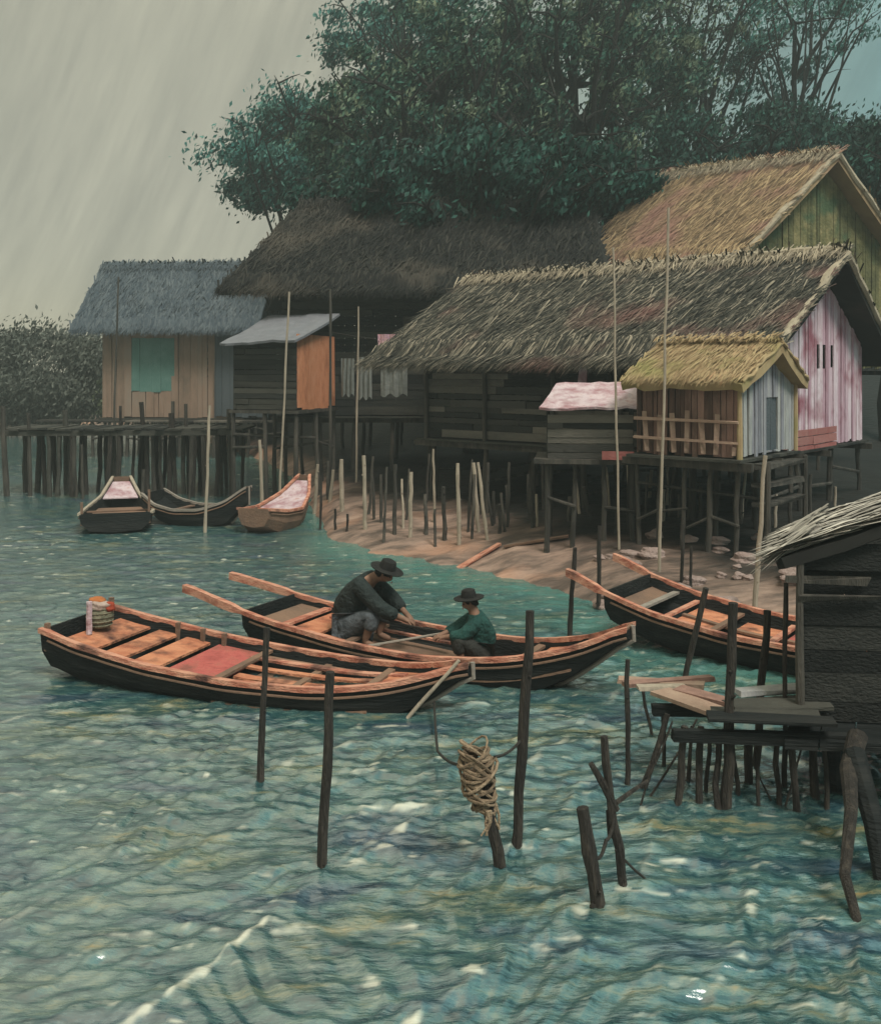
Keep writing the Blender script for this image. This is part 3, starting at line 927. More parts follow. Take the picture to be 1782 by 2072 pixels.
def house(fr, L, W, zf, ze, zr, label, name='stilt_house', wall='plankdk', worient='h', gable='plankgrey', thatch='thatch', slabm=None,
          oh=.7, oha=.5, ohb=.5, nstraw=5000, holes=(), gholes=(), ridge_dz=0.0, stilt_spots=(), pw=.2, straw_kw=None, back=True, group='stilt houses', eave_ext=0.0,
          cat='house', straw_back=True, gorient='v', sr=.07, rs=1.0, ridgem='thatch'):
    rm = M[thatch] if ridgem == 'thatch' else M[ridgem]
    root = thing(name, fr(L / 2, W / 2, gz(*fr(L / 2, W / 2, 0)[:2])), label, cat, group)
    sk = dict(straw_kw or {})
    sl = (zr - ze) / (W / 2)
    # walls
    planks(fr(0, 0, 0), fr(L, 0, 0), zf, lambda s: ze - .02, worient, pw, holes=holes, seed=int(L * 100)).build('front_wall', M[wall], root)
    gt = lambda s: ze - .06 + (zr - ze) * (1 - abs(2 * min(max(s, 0), W) / W - 1))
    planks(fr(0, W, 0), fr(0, 0, 0), zf, gt, gorient, pw, holes=gholes, seed=int(L * 77)).build('gable_wall', M[gable], root)
    planks(fr(L, 0, 0), fr(L, W, 0), zf, gt, 'v', pw, seed=int(L * 55)).build('gable_wall', M[wall], root)
    if back:
        planks(fr(L, W, 0), fr(0, W, 0), zf, lambda s: ze - .02, 'v', pw * 1.4, seed=3).build('back_wall', M[wall], root)
    # floor
    mb = MB()
    n = max(4, int(W / .3))
    for k in range(n):
        b0 = -.25 + (W + .3) * k / n
        b1 = -.25 + (W + .3) * (k + 1) / n - .015
        mb.hexa([fr(-.15, b0, zf - .09), fr(L + .1, b0, zf - .09), fr(L + .1, b1, zf - .09), fr(-.15, b1, zf - .09),
                 fr(-.15, b0, zf - .04), fr(L + .1, b0, zf - .04), fr(L + .1, b1, zf - .04), fr(-.15, b1, zf - .04)])
    mb.build('floor', M['plankdk'], root)
    for b in (-.1, W * .5, W * .97):
        mb = MB()
        mb.beam(fr(-.3, b, zf - .17), fr(L + .25, b, zf - .17), .12, .14, jit=.015)
        mb.build('beam', M['stilt'], root)
    # roof
    E0, E1 = fr(-oha, -oh, ze - oh * sl), fr(L + ohb + eave_ext, -oh, ze - oh * sl + ridge_dz)
    R0, R1 = fr(-oha - .1, W / 2, zr), fr(L + ohb, W / 2, zr + ridge_dz)
    F0, F1 = fr(-oha, W + oh, ze - oh * sl), fr(L + ohb + eave_ext, W + oh, ze - oh * sl + ridge_dz)
    up = Vector((0, 0, .16))
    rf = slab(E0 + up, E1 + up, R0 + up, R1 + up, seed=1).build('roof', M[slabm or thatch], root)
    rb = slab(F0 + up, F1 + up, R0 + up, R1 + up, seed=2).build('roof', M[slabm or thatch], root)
    V, F = straw(E0 + up, E1 + up, R0 + up, R1 + up, nstraw, seed=int(L * 31), **sk)
    mesh_obj('thatch', V, F, M[thatch], rf)
    if straw_back:
        V, F = straw(F0 + up, F1 + up, R0 + up, R1 + up, nstraw // 3, seed=int(L * 37), **sk)
        mesh_obj('thatch', V, F, M[thatch], rb)
    # shaggy rake on the near gable and a rolled ridge
    mb = MB()
    for (P, Qq) in ((E0, R0), (F0, R0)):
        pts = [P.lerp(Qq, t) + up + Vector((random.uniform(-.03, .03), random.uniform(-.03, .03), random.uniform(-.02, .04))) for t in np.linspace(0, 1, 12)]
        mb.tube(pts, [.09 * rs * random.uniform(.8, 1.2) for _ in pts], 7)
    mb.build('verge', rm, rf)
    mb = MB()
    pts = [R0.lerp(R1, t) + up + Vector((0, 0, .03 + random.uniform(-.03, .05))) for t in np.linspace(0, 1, 22)]
    mb.tube(pts, [.14 * rs * random.uniform(.75, 1.25) for _ in pts], 8)
    mb.build('ridge_cap', rm, rf)
    n = int((R1 - R0).length * 85)
    half = (E0 - R0).normalized() * .5 * rs
    V, F = straw(R0 + up * 1.8 + half, R1 + up * 1.8 + half, R0 + up * 1.9, R1 + up * 1.9, n, ln=(.3 * rs, .6 * rs), seed=5, lift=.10 * rs, shag=.28, wd=(.015, .04))
    mesh_obj('ridge_straw', V, F, rm, rf)
    stilts(root, fr, stilt_spots, zf - .1, r=sr)
    return root


# main house
fm = Frame(6.5, 20.0, 40)
ms = [(a, b) for a in (0.1, 1.5, 2.9, 4.2, 5.6, 7.0, 8.7) for b in (0, 2.2, 4.4, 6.4)]
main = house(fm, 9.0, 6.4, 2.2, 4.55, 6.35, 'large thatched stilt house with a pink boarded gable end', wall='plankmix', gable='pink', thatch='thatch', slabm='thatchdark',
             oh=1.0, oha=.55, ohb=1.2, nstraw=24000, holes=[(3.0, 3.5, 3.2, 4.2)], gholes=[(3.15, 3.35, 3.95, 4.5), (2.65, 2.85, 3.95, 4.5), (2.1, 2.25, 3.98, 4.5)],
             ridgem='ridgepale', stilt_spots=ms, pw=.17, straw_kw=dict(ln=(.5, 1.2), slant=.28, shag=.17, fringe=.3, lift=.12, wd=(.015, .042)))
for (b0, b1) in ((3.05, 3.25), (3.55, 3.75), (4.15, 4.3)):
    mb = MB()
    mb.hexa([fm(.06, b0, 3.93), fm(.06, b1, 3.93), fm(.10, b1, 3.93), fm(.10, b0, 3.93), fm(.06, b0, 4.52), fm(.06, b1, 4.52), fm(.10, b1, 4.52), fm(.10, b0, 4.52)])
    mb.build('window', M['black'], main)
for a in (0.0, 1.6, 3.2, 5.0, 7.0, 8.9):
    mb = MB()
    mb.rod(fm(a, -.07, 2.1), fm(a, -.07, 4.5), .06, .05, 7, 4, .01)
    mb.build('post', M['stilt'], main)
mb = MB()
mb.hexa([fm(4.05, -.12, 3.05), fm(4.35, -.10, 3.05), fm(4.35, -.14, 3.05), fm(4.05, -.16, 3.05), fm(4.0, -.12, 4.15), fm(4.2, -.10, 4.15), fm(4.2, -.14, 4.15), fm(4.0, -.16, 4.15)])
mb.build('shutter', M['pink'], main)
# lower back-boards and a rail on the gable side: dark ledge and red boards
mb = planks(fm(-.08, 4.2, 0), fm(-.08, .8, 0), 2.1, lambda s: 2.75, 'h', .2, seed=8)
mb.build('skirting_board', M['redboard'], main)

# upper house behind
fu = Frame(8.28, 28.1, 60)
house(fu, 6.7, 7.56, 4.0, 7.1, 10.2, 'upper thatched house with a yellow-green gable behind the main roof', wall='plankdk', gable='gablegreen', thatch='thatchwarm',
      oh=.5, oha=.5, ohb=.4, nstraw=14000, ridge_dz=.65, ridgem='ridgepale', stilt_spots=[(0, 0), (0, 3.7), (0, 7.4), (6.5, 0), (6.5, 7.4)], pw=.16,
      straw_kw=dict(ln=(.5, 1.1), slant=.2, shag=.2, lift=.11, wd=(.02, .05)))
# middle house, dark roof
fM = Frame(4.9, 31.2, 0)
mid = house(fM, 9.9, 7.0, 2.5, 6.9, 9.6, 'wide dark-roofed house behind the washing and the awning', wall='plankdk', gable='plankdk', thatch='thatchdark',
            oh=.9, oha=.3, ohb=-.1, eave_ext=1.9, nstraw=17000, stilt_spots=[(a, b) for a in (5.2, 6.4, 7.6, 8.7, 9.8) for b in (0, 3.5, 6.8)], pw=.24,
            straw_kw=dict(ln=(.5, 1.1), slant=.25, shag=.3, lift=.16, wd=(.03, .07)))
# awning shed in front of it, with the orange mat wall
fs_ = Frame(-4.07, 28.0, 17)
shed = thing('awning_shed', fs_(.9, 1.2, .2), 'shed with grey awning and bright orange mat wall', 'shed', 'stilt houses')
planks(fs_(0, 0, 0), fs_(2.0, 0, 0), 2.8, lambda s: 4.72, 'h', .16, seed=4).build('front_wall', M['plankdk'], shed)
planks(fs_(0, 2.7, 0), fs_(0, .03, 0), 2.82, lambda s: 4.95 + .28 * (1 - s / 2.7) * 0 + .0, 'v', .5, gap=.004, seed=5, rough=.006).build('mat_wall', M['orange'], shed)
planks(fs_(2.0, 0, 0), fs_(2.0, 2.7, 0), 2.8, lambda s: 4.8, 'v', .2, seed=6).build('side_wall', M['plankdk'], shed)
mb = MB()
mb.hexa([fs_(-.1, -.1, 2.68), fs_(2.1, -.1, 2.68), fs_(2.1, 2.8, 2.68), fs_(-.1, 2.8, 2.68), fs_(-.1, -.1, 2.77), fs_(2.1, -.1, 2.77), fs_(2.1, 2.8, 2.77), fs_(-.1, 2.8, 2.77)])
mb.build('floor', M['stilt'], shed)
aw = slab(fs_(-.15, -.4, 4.78), fs_(2.2, -.5, 4.68), fs_(-.3, 2.4, 5.66), fs_(2.1, 2.3, 5.62), th=.07, seed=8).build('awning', M['awning'], shed)
stilts(shed, fs_, [(0, 0), (1, 0), (2, 0), (0, 1.3), (0, 2.6), (2, 2.6)], 2.7)
# washing on a line beside it
ln0, ln1 = Q(672, 672, 29.6), Q(838, 690, 29.6)
rope([ln0, ln1], .012, 'washing_line', 'dark washing line under the wide dark roof', sag=.06)
for (px0, px1, y0, y1, mk, lab) in ((764, 820, 676, 728, 'cloth2', 'pink and violet cloth hung on the washing line'), (690, 716, 725, 800, 'cloth1', 'narrow grey cloth hanging left below the line'),
                                    (724, 752, 722, 806, 'cloth1', 'pale grey cloth hanging beside the pale pole'), (770, 824, 730, 800, 'cloth1', 'broad grey cloth hanging below the pink cloth')):
    V, F = [], []
    n = 12
    mb = MB()
    Yc = 29.55 if mk == 'cloth2' else 29.75
    fr_, bk = [], []
    for i in range(n + 1):
        for j in range(7):
            px = px0 + (px1 - px0) * i / n
            py = y0 + (y1 - y0) * j / 6 + (4 * math.sin(i * 1.1) if j == 6 else 0)
            p = Q(px, py, Yc) + Vector((0, .05 * math.sin(i * 1.6 + j * .3), 0))
            fr_.append(p); bk.append(p + Vector((0, .012, 0)))
    nn = len(fr_)
    fcs = []
    for i in range(n):
        for j in range(6):
            a = i * 7 + j
            fcs += [(a, a + 1, a + 8, a + 7), (nn + a, nn + a + 7, nn + a + 8, nn + a + 1)]
    for i in range(n):
        fcs += [(i * 7, i * 7 + 7, nn + i * 7 + 7, nn + i * 7), (i * 7 + 6, nn + i * 7 + 6, nn + i * 7 + 13, i * 7 + 13)]
    for j in range(6):
        fcs += [(j, nn + j, nn + j + 1, j + 1), (n * 7 + j, n * 7 + j + 1, nn + n * 7 + j + 1, nn + n * 7 + j)]
    mb.add(fr_ + bk, fcs)
    tag(mb.build('hanging_cloth', M[mk], loc=fr_[0]), lab, 'cloth', 'washing below the dark roof')

# yellow roofed hut
fh = Frame(5.27, 17.5, 40)
hut = house(fh, 2.0, 2.6, 2.37, 3.66, 4.25, 'small yellow-thatched hut on stilts with grey and yellow end boards', name='hut', wall='plankwarm', worient='v', gable='plankgrey', thatch='thatchyel',
            oh=.28, oha=.2, ohb=.2, nstraw=2600, gholes=[(.75, 1.35, 2.4, 3.4)],
            stilt_spots=[(0, 0), (.5, 0), (1.0, 0), (1.5, 0), (2.0, 0), (0, 1.3), (0, 2.5), (2.0, 2.5), (1, 1.3)], pw=.13, cat='hut',
            straw_kw=dict(ln=(.2, .5), wd=(.012, .03), lift=.025, shag=.13, fringe=.08), group='huts in front of the main house', sr=.05, rs=.4)
mb = planks(fh(.04, 1.9, 0), fh(.04, 1.2, 0), 2.38, lambda s: 3.4, 'v', .2, seed=3)
mb.build('door', M['bluewall'], hut)
for a, b in ((-.05, -.05), (-.05, 2.62)):
    mb = MB(); mb.rod(fh(a, b, 2.3), fh(a, b, 3.7), .05, .045, 7, 3)
    mb.build('corner_post', M['thatchyel'], hut)
for b, h in ((.05, .12), (.38, .7), (.62, .62), (.95, .75), (1.2, .7), (1.5, .66), (1.75, .72)):
    mb = MB()
    mb.beam(fh(b, -.09, 2.4), fh(b + random.uniform(-.05, .05), -.09, 2.42 + h), .085, .03, up=Vector((0, 1, 0)), jit=.008)
    mb.build('railing_post', M['rubble'], hut)
for z in (2.62, 2.98):
    mb = MB()
    mb.beam(fh(-.05, -.13, z), fh(2.0, -.13, z + .03), .03, .05, jit=.01)
    mb.build('railing', M['rubble'], hut)
# steps and landing in front of the hut
for k in range(3):
    mb = MB()
    mb.beam(fh(-.35, .1 + .0 * k, 2.2 - .33 * k), fh(-.35, 1.9, 2.2 - .33 * k), .3, .07, jit=.02)
    mb.build('step', M['stilt'], hut)
for b in (.1, 1.9):
    mb = MB(); p = fh(-.5, b, 0)
    mb.rod((p.x, p.y, gz(p.x, p.y) - .3), fh(-.5, b, 2.3), .05, .045, 7, 4)
    mb.build('stilt', M['stilt'], hut)

# lavender roofed lean-to between
fl = Frame(3.72, 19.1, 8)
lt = thing('lean_to', fl(.8, .8, .4), 'low lean-to with a lavender and red tin roof beside the hut', 'shed', 'huts in front of the main house')
planks(fl(0, 0, 0), fl(1.65, 0, 0), 2.2, lambda s: 3.2, 'h', .15, seed=14, rough=.04).build('front_wall', M['plankmix'], lt)
planks(fl(0, 1.3, 0), fl(0, 0, 0), 2.2, lambda s: 3.2, 'v', .15, seed=15).build('side_wall', M['plankdk'], lt)
planks(fl(1.65, 0, 0), fl(1.65, 1.3, 0), 2.2, lambda s: 3.2, 'v', .15, seed=16).build('side_wall', M['plankdk'], lt)
slab(fl(-.05, -.3, 3.22), fl(1.8, -.3, 3.2), fl(-.25, 1.2, 3.68), fl(1.5, 1.2, 3.66), th=.05, sag=.03, seed=12).build('roof', M['tin'], lt)
mb = MB()
mb.hexa([fl(-.3, -.25, 2.1), fl(1.9, -.25, 2.1), fl(1.9, 1.5, 2.1), fl(-.3, 1.5, 2.1), fl(-.3, -.25, 2.19), fl(1.9, -.25, 2.19), fl(1.9, 1.5, 2.19), fl(-.3, 1.5, 2.19)])
mb.build('floor', M['stilt'], lt)
mb = MB()
mb.hexa([fl(.0, -.32, 2.2), fl(.6, -.32, 2.2), fl(.6, -.27, 2.2), fl(.0, -.27, 2.2), fl(.0, -.32, 2.36), fl(.6, -.32, 2.36), fl(.6, -.27, 2.36), fl(.0, -.27, 2.36)])
mb.build('red_board', M['redboard'], lt)
stilts(lt, fl, [(0, 0), (.55, 0), (1.1, 0), (1.65, 0), (0, 1.2), (1.65, 1.2)], 2.15, r=.055)

# hazy house at the left
fg = Frame(-9.2, 45.5, 4)
gh = house(fg, 6.5, 5.6, 1.75, 6.35, 8.9, 'hazy left house with orange wall and teal window', wall='hazewall', worient='v', gable='bluewall', thatch='bluegrey',
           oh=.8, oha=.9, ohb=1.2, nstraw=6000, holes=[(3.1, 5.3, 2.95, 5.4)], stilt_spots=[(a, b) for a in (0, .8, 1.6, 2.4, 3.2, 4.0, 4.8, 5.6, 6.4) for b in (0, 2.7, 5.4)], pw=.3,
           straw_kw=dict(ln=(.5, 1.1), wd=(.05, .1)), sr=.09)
mb = planks(fg(3.1, -.02, 0), fg(5.3, -.02, 0), 2.95, lambda s: 5.42, 'v', .5, gap=.004, seed=2)
mb.build('window', M['teal'], gh)
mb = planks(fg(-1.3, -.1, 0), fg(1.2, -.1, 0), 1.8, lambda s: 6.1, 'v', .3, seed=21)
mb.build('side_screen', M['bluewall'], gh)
mb = MB()
for k in range(11):
    a = -2.4 + k * 1.05
    mb.hexa([fg(a, -1.3, 1.58), fg(a + 1.03, -1.3, 1.58), fg(a + 1.03, -.3, 1.58), fg(a, -.3, 1.58), fg(a, -1.3, 1.65), fg(a + 1.03, -1.3, 1.65), fg(a + 1.03, -.3, 1.65), fg(a, -.3, 1.65)])
mb.build('landing', M['stilt'], gh)
stilts(gh, fg, [(-2.3 + k * .8, -1.2) for k in range(14)], 1.6, r=.08)
# pier on dense dark stilts, added to fill the dark murk before the hazy house
PY = 30.5
pr = thing('pier', Q(265, 1000, PY), 'long low dark pier on dense uneven stilts, added for the murk in front of the orange-walled house', 'pier', 'piers and jetties')
mb = MB()
pz = 2.12
k = -13.6
while k < -6.3:
    w_ = random.uniform(.18, .32)
    d0, d1 = random.uniform(-.15, .1), random.uniform(2.0, 2.4)
    zz = pz + random.uniform(-.02, .02)
    mb.hexa([(k, PY + d0, zz - .06), (k + w_, PY + d0, zz - .06), (k + w_, PY + d1, zz - .06), (k, PY + d1, zz - .06),
             (k, PY + d0, zz), (k + w_, PY + d0, zz), (k + w_, PY + d1, zz), (k, PY + d1, zz)])
    k += w_ + .02
mb.build('deck', M['plankdk'], pr)
for yy_ in (PY + .05, PY + 1.9):
    mb = MB()
    mb.beam((-13.6, yy_, pz - .15), (-6.3, yy_, pz - .15), .12, .16, jit=.02)
    mb.build('beam', M['plankdk'], pr)
for q in range(52):
    xx = -13.5 + 7.1 * q / 51 + random.uniform(-.08, .08)
    yq = random.choice((PY + .05, PY + .6, PY + 1.2, PY + 1.9))
    mb = MB()
    mb.rod((xx + random.uniform(-.15, .15), yq, -1.1), (xx, yq, pz - .07 + (random.uniform(.2, .9) if random.random() < .12 else 0)), random.uniform(.05, .10), random.uniform(.045, .08), 7, 5, .03)
    mb.build('stilt', M[random.choice(['pole', 'pole', 'plankdk', 'stilt'])], pr)

# dark hut at the right edge, close by
fr = Frame(3.28, 9.0, 90)       # u runs towards the back, v to the right
fr.u, fr.v = Vector((.41, .912, 0)), Vector((.975, -.1, 0))
rh = thing('waterside_hut', (3.7, 9.6, 0), 'near dark plank hut with ragged thatch at the right edge', 'hut', 'stilt houses')
planks(fr(0, 0, 0), fr(0, 2.6, 0), .72, lambda s: 2.12 + .35 * s, 'h', .24, seed=31, rough=.02).build('front_wall', M['plankblack'], rh)
planks(fr(2.2, 0, 0), fr(0, 0, 0), .72, lambda s: 2.15, 'v', .2, seed=32).build('side_wall', M['plankblack'], rh)
planks(fr(2.2, 2.6, 0), fr(2.2, 0, 0), .72, lambda s: 2.15, 'v', .3, seed=33).build('back_wall', M['plankblack'], rh)
E0, E1, R0, R1 = fr(-.1, -.20, 2.20), fr(1.35, -.20, 2.23), fr(-.1, 2.7, 3.25), fr(1.35, 2.7, 3.3)
rr = slab(E0, E1, R0, R1, th=.10, sag=.02, seed=41).build('roof', M['thatchdark'], rh)
V, F = straw(E0, E1, R0, R1, 1900, ln=(.25, .7), wd=(.03, .10), lift=.04, shag=.10, seed=43, fringe=.12)
M['thatchgrey2'] = mat('thatch_pale_grey', [(.07, .066, .058), (.24, .22, .19), (.40, .37, .32), (.58, .53, .45)], nscale=1.5, island=.7, bump=0)
mesh_obj('thatch', V, F, M['thatchgrey2'], rr)
mb = MB()
mb.rod(fr(-.07, .0, .6), fr(-.07, .0, 2.2), .04, .035, 7, 4, .01)
mb.build('corner_post', M['stilt'], rh)
for k, z in enumerate((2.0, 1.86)):
    mb = MB()
    mb.beam(fr(-.09, -.12 + .1 * k, z), fr(-.09, .62 + .1 * k, z + .02), .04, .05, jit=.03)
    mb.build('rail', M['stilt'], rh)
for (a, b) in ((.1, .3), (1.0, .2), (2.1, .2), (1.0, 1.6), (2.1, 2.4)):
    mb = MB(); p = fr(a, b, 0)
    mb.rod((p.x, p.y, -.9), (p.x, p.y, .74), .075, .065, 8, 4, .01)
    mb.build('stilt', M['hull'], rh)
mb = MB()
for k in range(9):
    b0 = -.1 + k * .3
    mb.hexa([fr(-.5, b0, .62), fr(2.4, b0, .62), fr(2.4, b0 + .285, .62), fr(-.5, b0 + .285, .62), fr(-.5, b0, .70), fr(2.4, b0, .70), fr(2.4, b0 + .285, .70), fr(-.5, b0 + .285, .70)])
mb.build('floor', M['hull'], rh)
# big leaning pile in front of it
mb = MB()
f0 = G(1738, 1880, -.0)
mb.tube([f0 + Vector((.03, .0, -.7)), f0, f0 + Vector((.0, .25, .25)), Q(1722, 1640, 7.6), Q(1716, 1560, 8.1), Q(1735, 1490, 8.4)], [.035, .035, .04, .05, .07, .085], 9)
tag(mb.build('pile', M['pole'], loc=f0), 'thick dark leaning pile below the right-hand hut', 'post')
mb = MB()
f1 = G(1790, 1800, 0)
mb.tube([f1 + Vector((0, 0, -.7)), f1, f1 + Vector((.05, .3, .35)), f1 + Vector((.1, .8, .72))], [.07, .07, .08, .09], 9)
tag(mb.build('pile', M['hull'], loc=f1), 'dark pile at the right edge behind the leaning pile', 'post')

# jetty
jt = thing('jetty', G(1400, 1600, 0), 'broken plank jetty on crooked stilts beside the near hut', 'jetty', 'piers and jetties')
JP = [((1250, 1372, 10.05), (1425, 1392, 9.85), .17, 'rubble'), ((1262, 1384, 9.85), (1440, 1372, 10.05), .12, 'plankwarm'), ((1290, 1392, 9.7), (1385, 1386, 9.75), .10, 'polepale'),
      ((1335, 1405, 9.55), (1482, 1462, 8.85), .24, 'rubble'), ((1370, 1405, 9.6), (1500, 1440, 9.1), .16, 'plankwarm'), ((1470, 1440, 9.1), (1650, 1425, 9.3), .2, 'stilt'),
      ((1440, 1465, 8.85), (1660, 1480, 8.7), .26, 'plankdk'), ((1490, 1420, 9.4), (1640, 1408, 9.5), .18, 'plankgrey'), ((1430, 1482, 8.7), (1690, 1500, 8.55), .22, 'hull'),
      ((1480, 1455, 8.95), (1680, 1455, 8.95), .2, 'plankdk')]
for k, (a, b, w, mk) in enumerate(JP):
    mb = MB()
    A, B = Q(*a), Q(*b)
    A.z = .76 + .012 * k; B.z = .76 + .012 * k + random.uniform(-.01, .01)
    mb.beam(A, B, w, .045, jit=.012)
    mb.build('plank', M[mk], jt)
for (a, b) in (((1320, 1412, 9.4), (1700, 1432, 9.3)), ((1360, 1490, 8.75), (1720, 1500, 8.6))):
    mb = MB()
    A, B = Q(*a), Q(*b); A.z = B.z = .68
    mb.beam(A, B, .09, .1, jit=.01)
    mb.build('beam', M['hull'], jt)
for (x0, y0, x1, y1, r) in ((1350, 1445, 1300, 1602, .05), (1385, 1470, 1372, 1640, .055), (1418, 1470, 1412, 1632, .05), (1455, 1480, 1448, 1640, .05), (1515, 1490, 1510, 1600, .06), (1572, 1500, 1574, 1628, .04),
                            (1600, 1500, 1612, 1650, .05), (1645, 1500, 1650, 1625, .06), (1410, 1455, 1310, 1618, .016), (1300, 1440, 1318, 1490, .03), (1690, 1500, 1690, 1600, .05), (1480, 1490, 1490, 1618, .035), (1540, 1490, 1532, 1640, .03), (1625, 1500, 1590, 1636, .016), (1400, 1470, 1392, 1600, .03),
                            (1340, 1440, 1345, 1560, .03), (1360, 1460, 1290, 1640, .014), (1500, 1490, 1560, 1625, .014), (1665, 1500, 1672, 1640, .035), (1436, 1480, 1430, 1610, .03)):
    mb = MB()
    A = G(x1, y1, 0)
    B = Q(x0, y0, A.y + random.uniform(0, .15)); B.z = max(B.z, .5)
    d = (B - A).normalized()
    mb.rod(A - d * .7, B, r * .68, r * .6, 7, 6, .02)
    mb.build('stilt' if r > .02 else 'brace', M['pole'], jt)

# small bundle and post on the near boat's stern
c = WA(.05, .12, zA(.05) - .07)
bu = thing('basket', c, 'olive basket stuffed with orange, red and pale cloth on the near stern', 'basket')
mb = MB()
pts, rad = [], []
for k in range(9):
    t = k / 8
    pts.append(c + Vector((0, 0, .005 + .29 * t)))
    rad.append(.125 + .045 * math.sin(math.pi * t) - (.02 if k == 8 else 0))
mb.tube(pts, rad, 18)
for k in range(5):
    z = .04 + .055 * k
    mb.tube([c + Vector(((.142 + .03 * math.sin(math.pi * z / .29)) * math.cos(q), (.142 + .03 * math.sin(math.pi * z / .29)) * math.sin(q), z)) for q in np.linspace(0, 6.2832, 19)], .011, 5, cap=False)
mb.build('basket_body', M['bundle'], bu)


def lump(c, r, seed, n=2):
    import bmesh
    bm = bmesh.new()
    bmesh.ops.create_icosphere(bm, subdivisions=3, radius=1)
    rr = random.Random(seed)
    ph = [rr.uniform(0, 6) for _ in range(6)]
    vs = []
    for v in bm.verts:
        k = 1 + .16 * math.sin(4 * v.co.x + ph[0]) * math.sin(3 * v.co.y + ph[1]) + .12 * math.sin(6 * v.co.z + ph[2] + 2 * v.co.x)
        vs.append(Vector(c) + Vector((v.co.x * r[0], v.co.y * r[1], v.co.z * r[2])) * k)
    fs = [tuple(x.index for x in f.verts) for f in bm.faces]
    bm.free()
    mb = MB(); mb.add(vs, fs)
    return mb


lump(c + Vector((.02, -.05, .295)), (.12, .11, .065), 1).build('pale_cloth', M['ragpale'], bu, smooth=True)
lump(c + Vector((-.05, .02, .345)), (.11, .10, .055), 2).build('orange_cloth', M['ragor'], bu, smooth=True)
lump(c + Vector((.13, -.03, .27)), (.07, .07, .07), 3).build('red_cloth', M['ragred'], bu, smooth=True)
mb = MB()
pc = WA(.055, -.12, zA(.05) - .1)
mb.rod(pc, pc + Vector((.0, 0, .42)), .04, .035, 8, 4, .004)
tag(mb.build('stern_post', M['tin'], loc=pc), 'short pinkish post beside the basket on the near stern', 'post')
# bow pole lying against the near boat
mb = MB()
a, b = WA(.985, -.16, zA(.985) + .10), G(806, 1474, -.1)
mb.rod(b, a, .022, .018, 7, 6, .006)
tag(mb.build('punt_pole', M['polepale'], loc=b), 'thin pale pole slanting from the near bow into the water', 'pole')
# oar by the second man
mb = MB()
a, b = WB(.50, -.35, zB(.5) - .02), WB(.67, .2, zB(.66) + .22)
mb.rod(a, b, .02, .018, 7, 4)
mb.beam(a, a + (a - b).normalized() * .35, .09, .02)
tag(mb.build('oar', M['stem'], loc=a), 'grey oar laid slanting beside the smaller man', 'oar')


# ------------------------------------------------------------------ people
def skin_mesh(name, verts, edges, radii, m, parent, sub=2, root=0):
    me = bpy.data.meshes.new(name)
    o0 = Vector(parent['_w'])
    me.from_pydata([tuple(Vector(v) - o0) for v in verts], edges, [])
    ob = bpy.data.objects.new(name, me)
    COL.objects.link(ob)
    ob.modifiers.new('skin', 'SKIN')
    sv = me.skin_vertices[0].data
    for i, r in enumerate(radii):
        sv[i].radius = (r, r) if not hasattr(r, '__len__') else r
        sv[i].use_root = (i == root)
    sm = ob.modifiers.new('sub', 'SUBSURF')
    sm.levels = sm.render_levels = sub
    dg = bpy.context.evaluated_depsgraph_get()
    me2 = bpy.data.meshes.new_from_object(ob.evaluated_get(dg))
    bpy.data.objects.remove(ob)
    me2.name = name
    me2.materials.clear()
    me2.materials.append(m)
    me2.polygons.foreach_set('use_smooth', [True] * len(me2.polygons))
    o = bpy.data.objects.new(name, me2)
    COL.objects.link(o)
    o.parent = parent
    o['_w'] = tuple(o0)
    return o


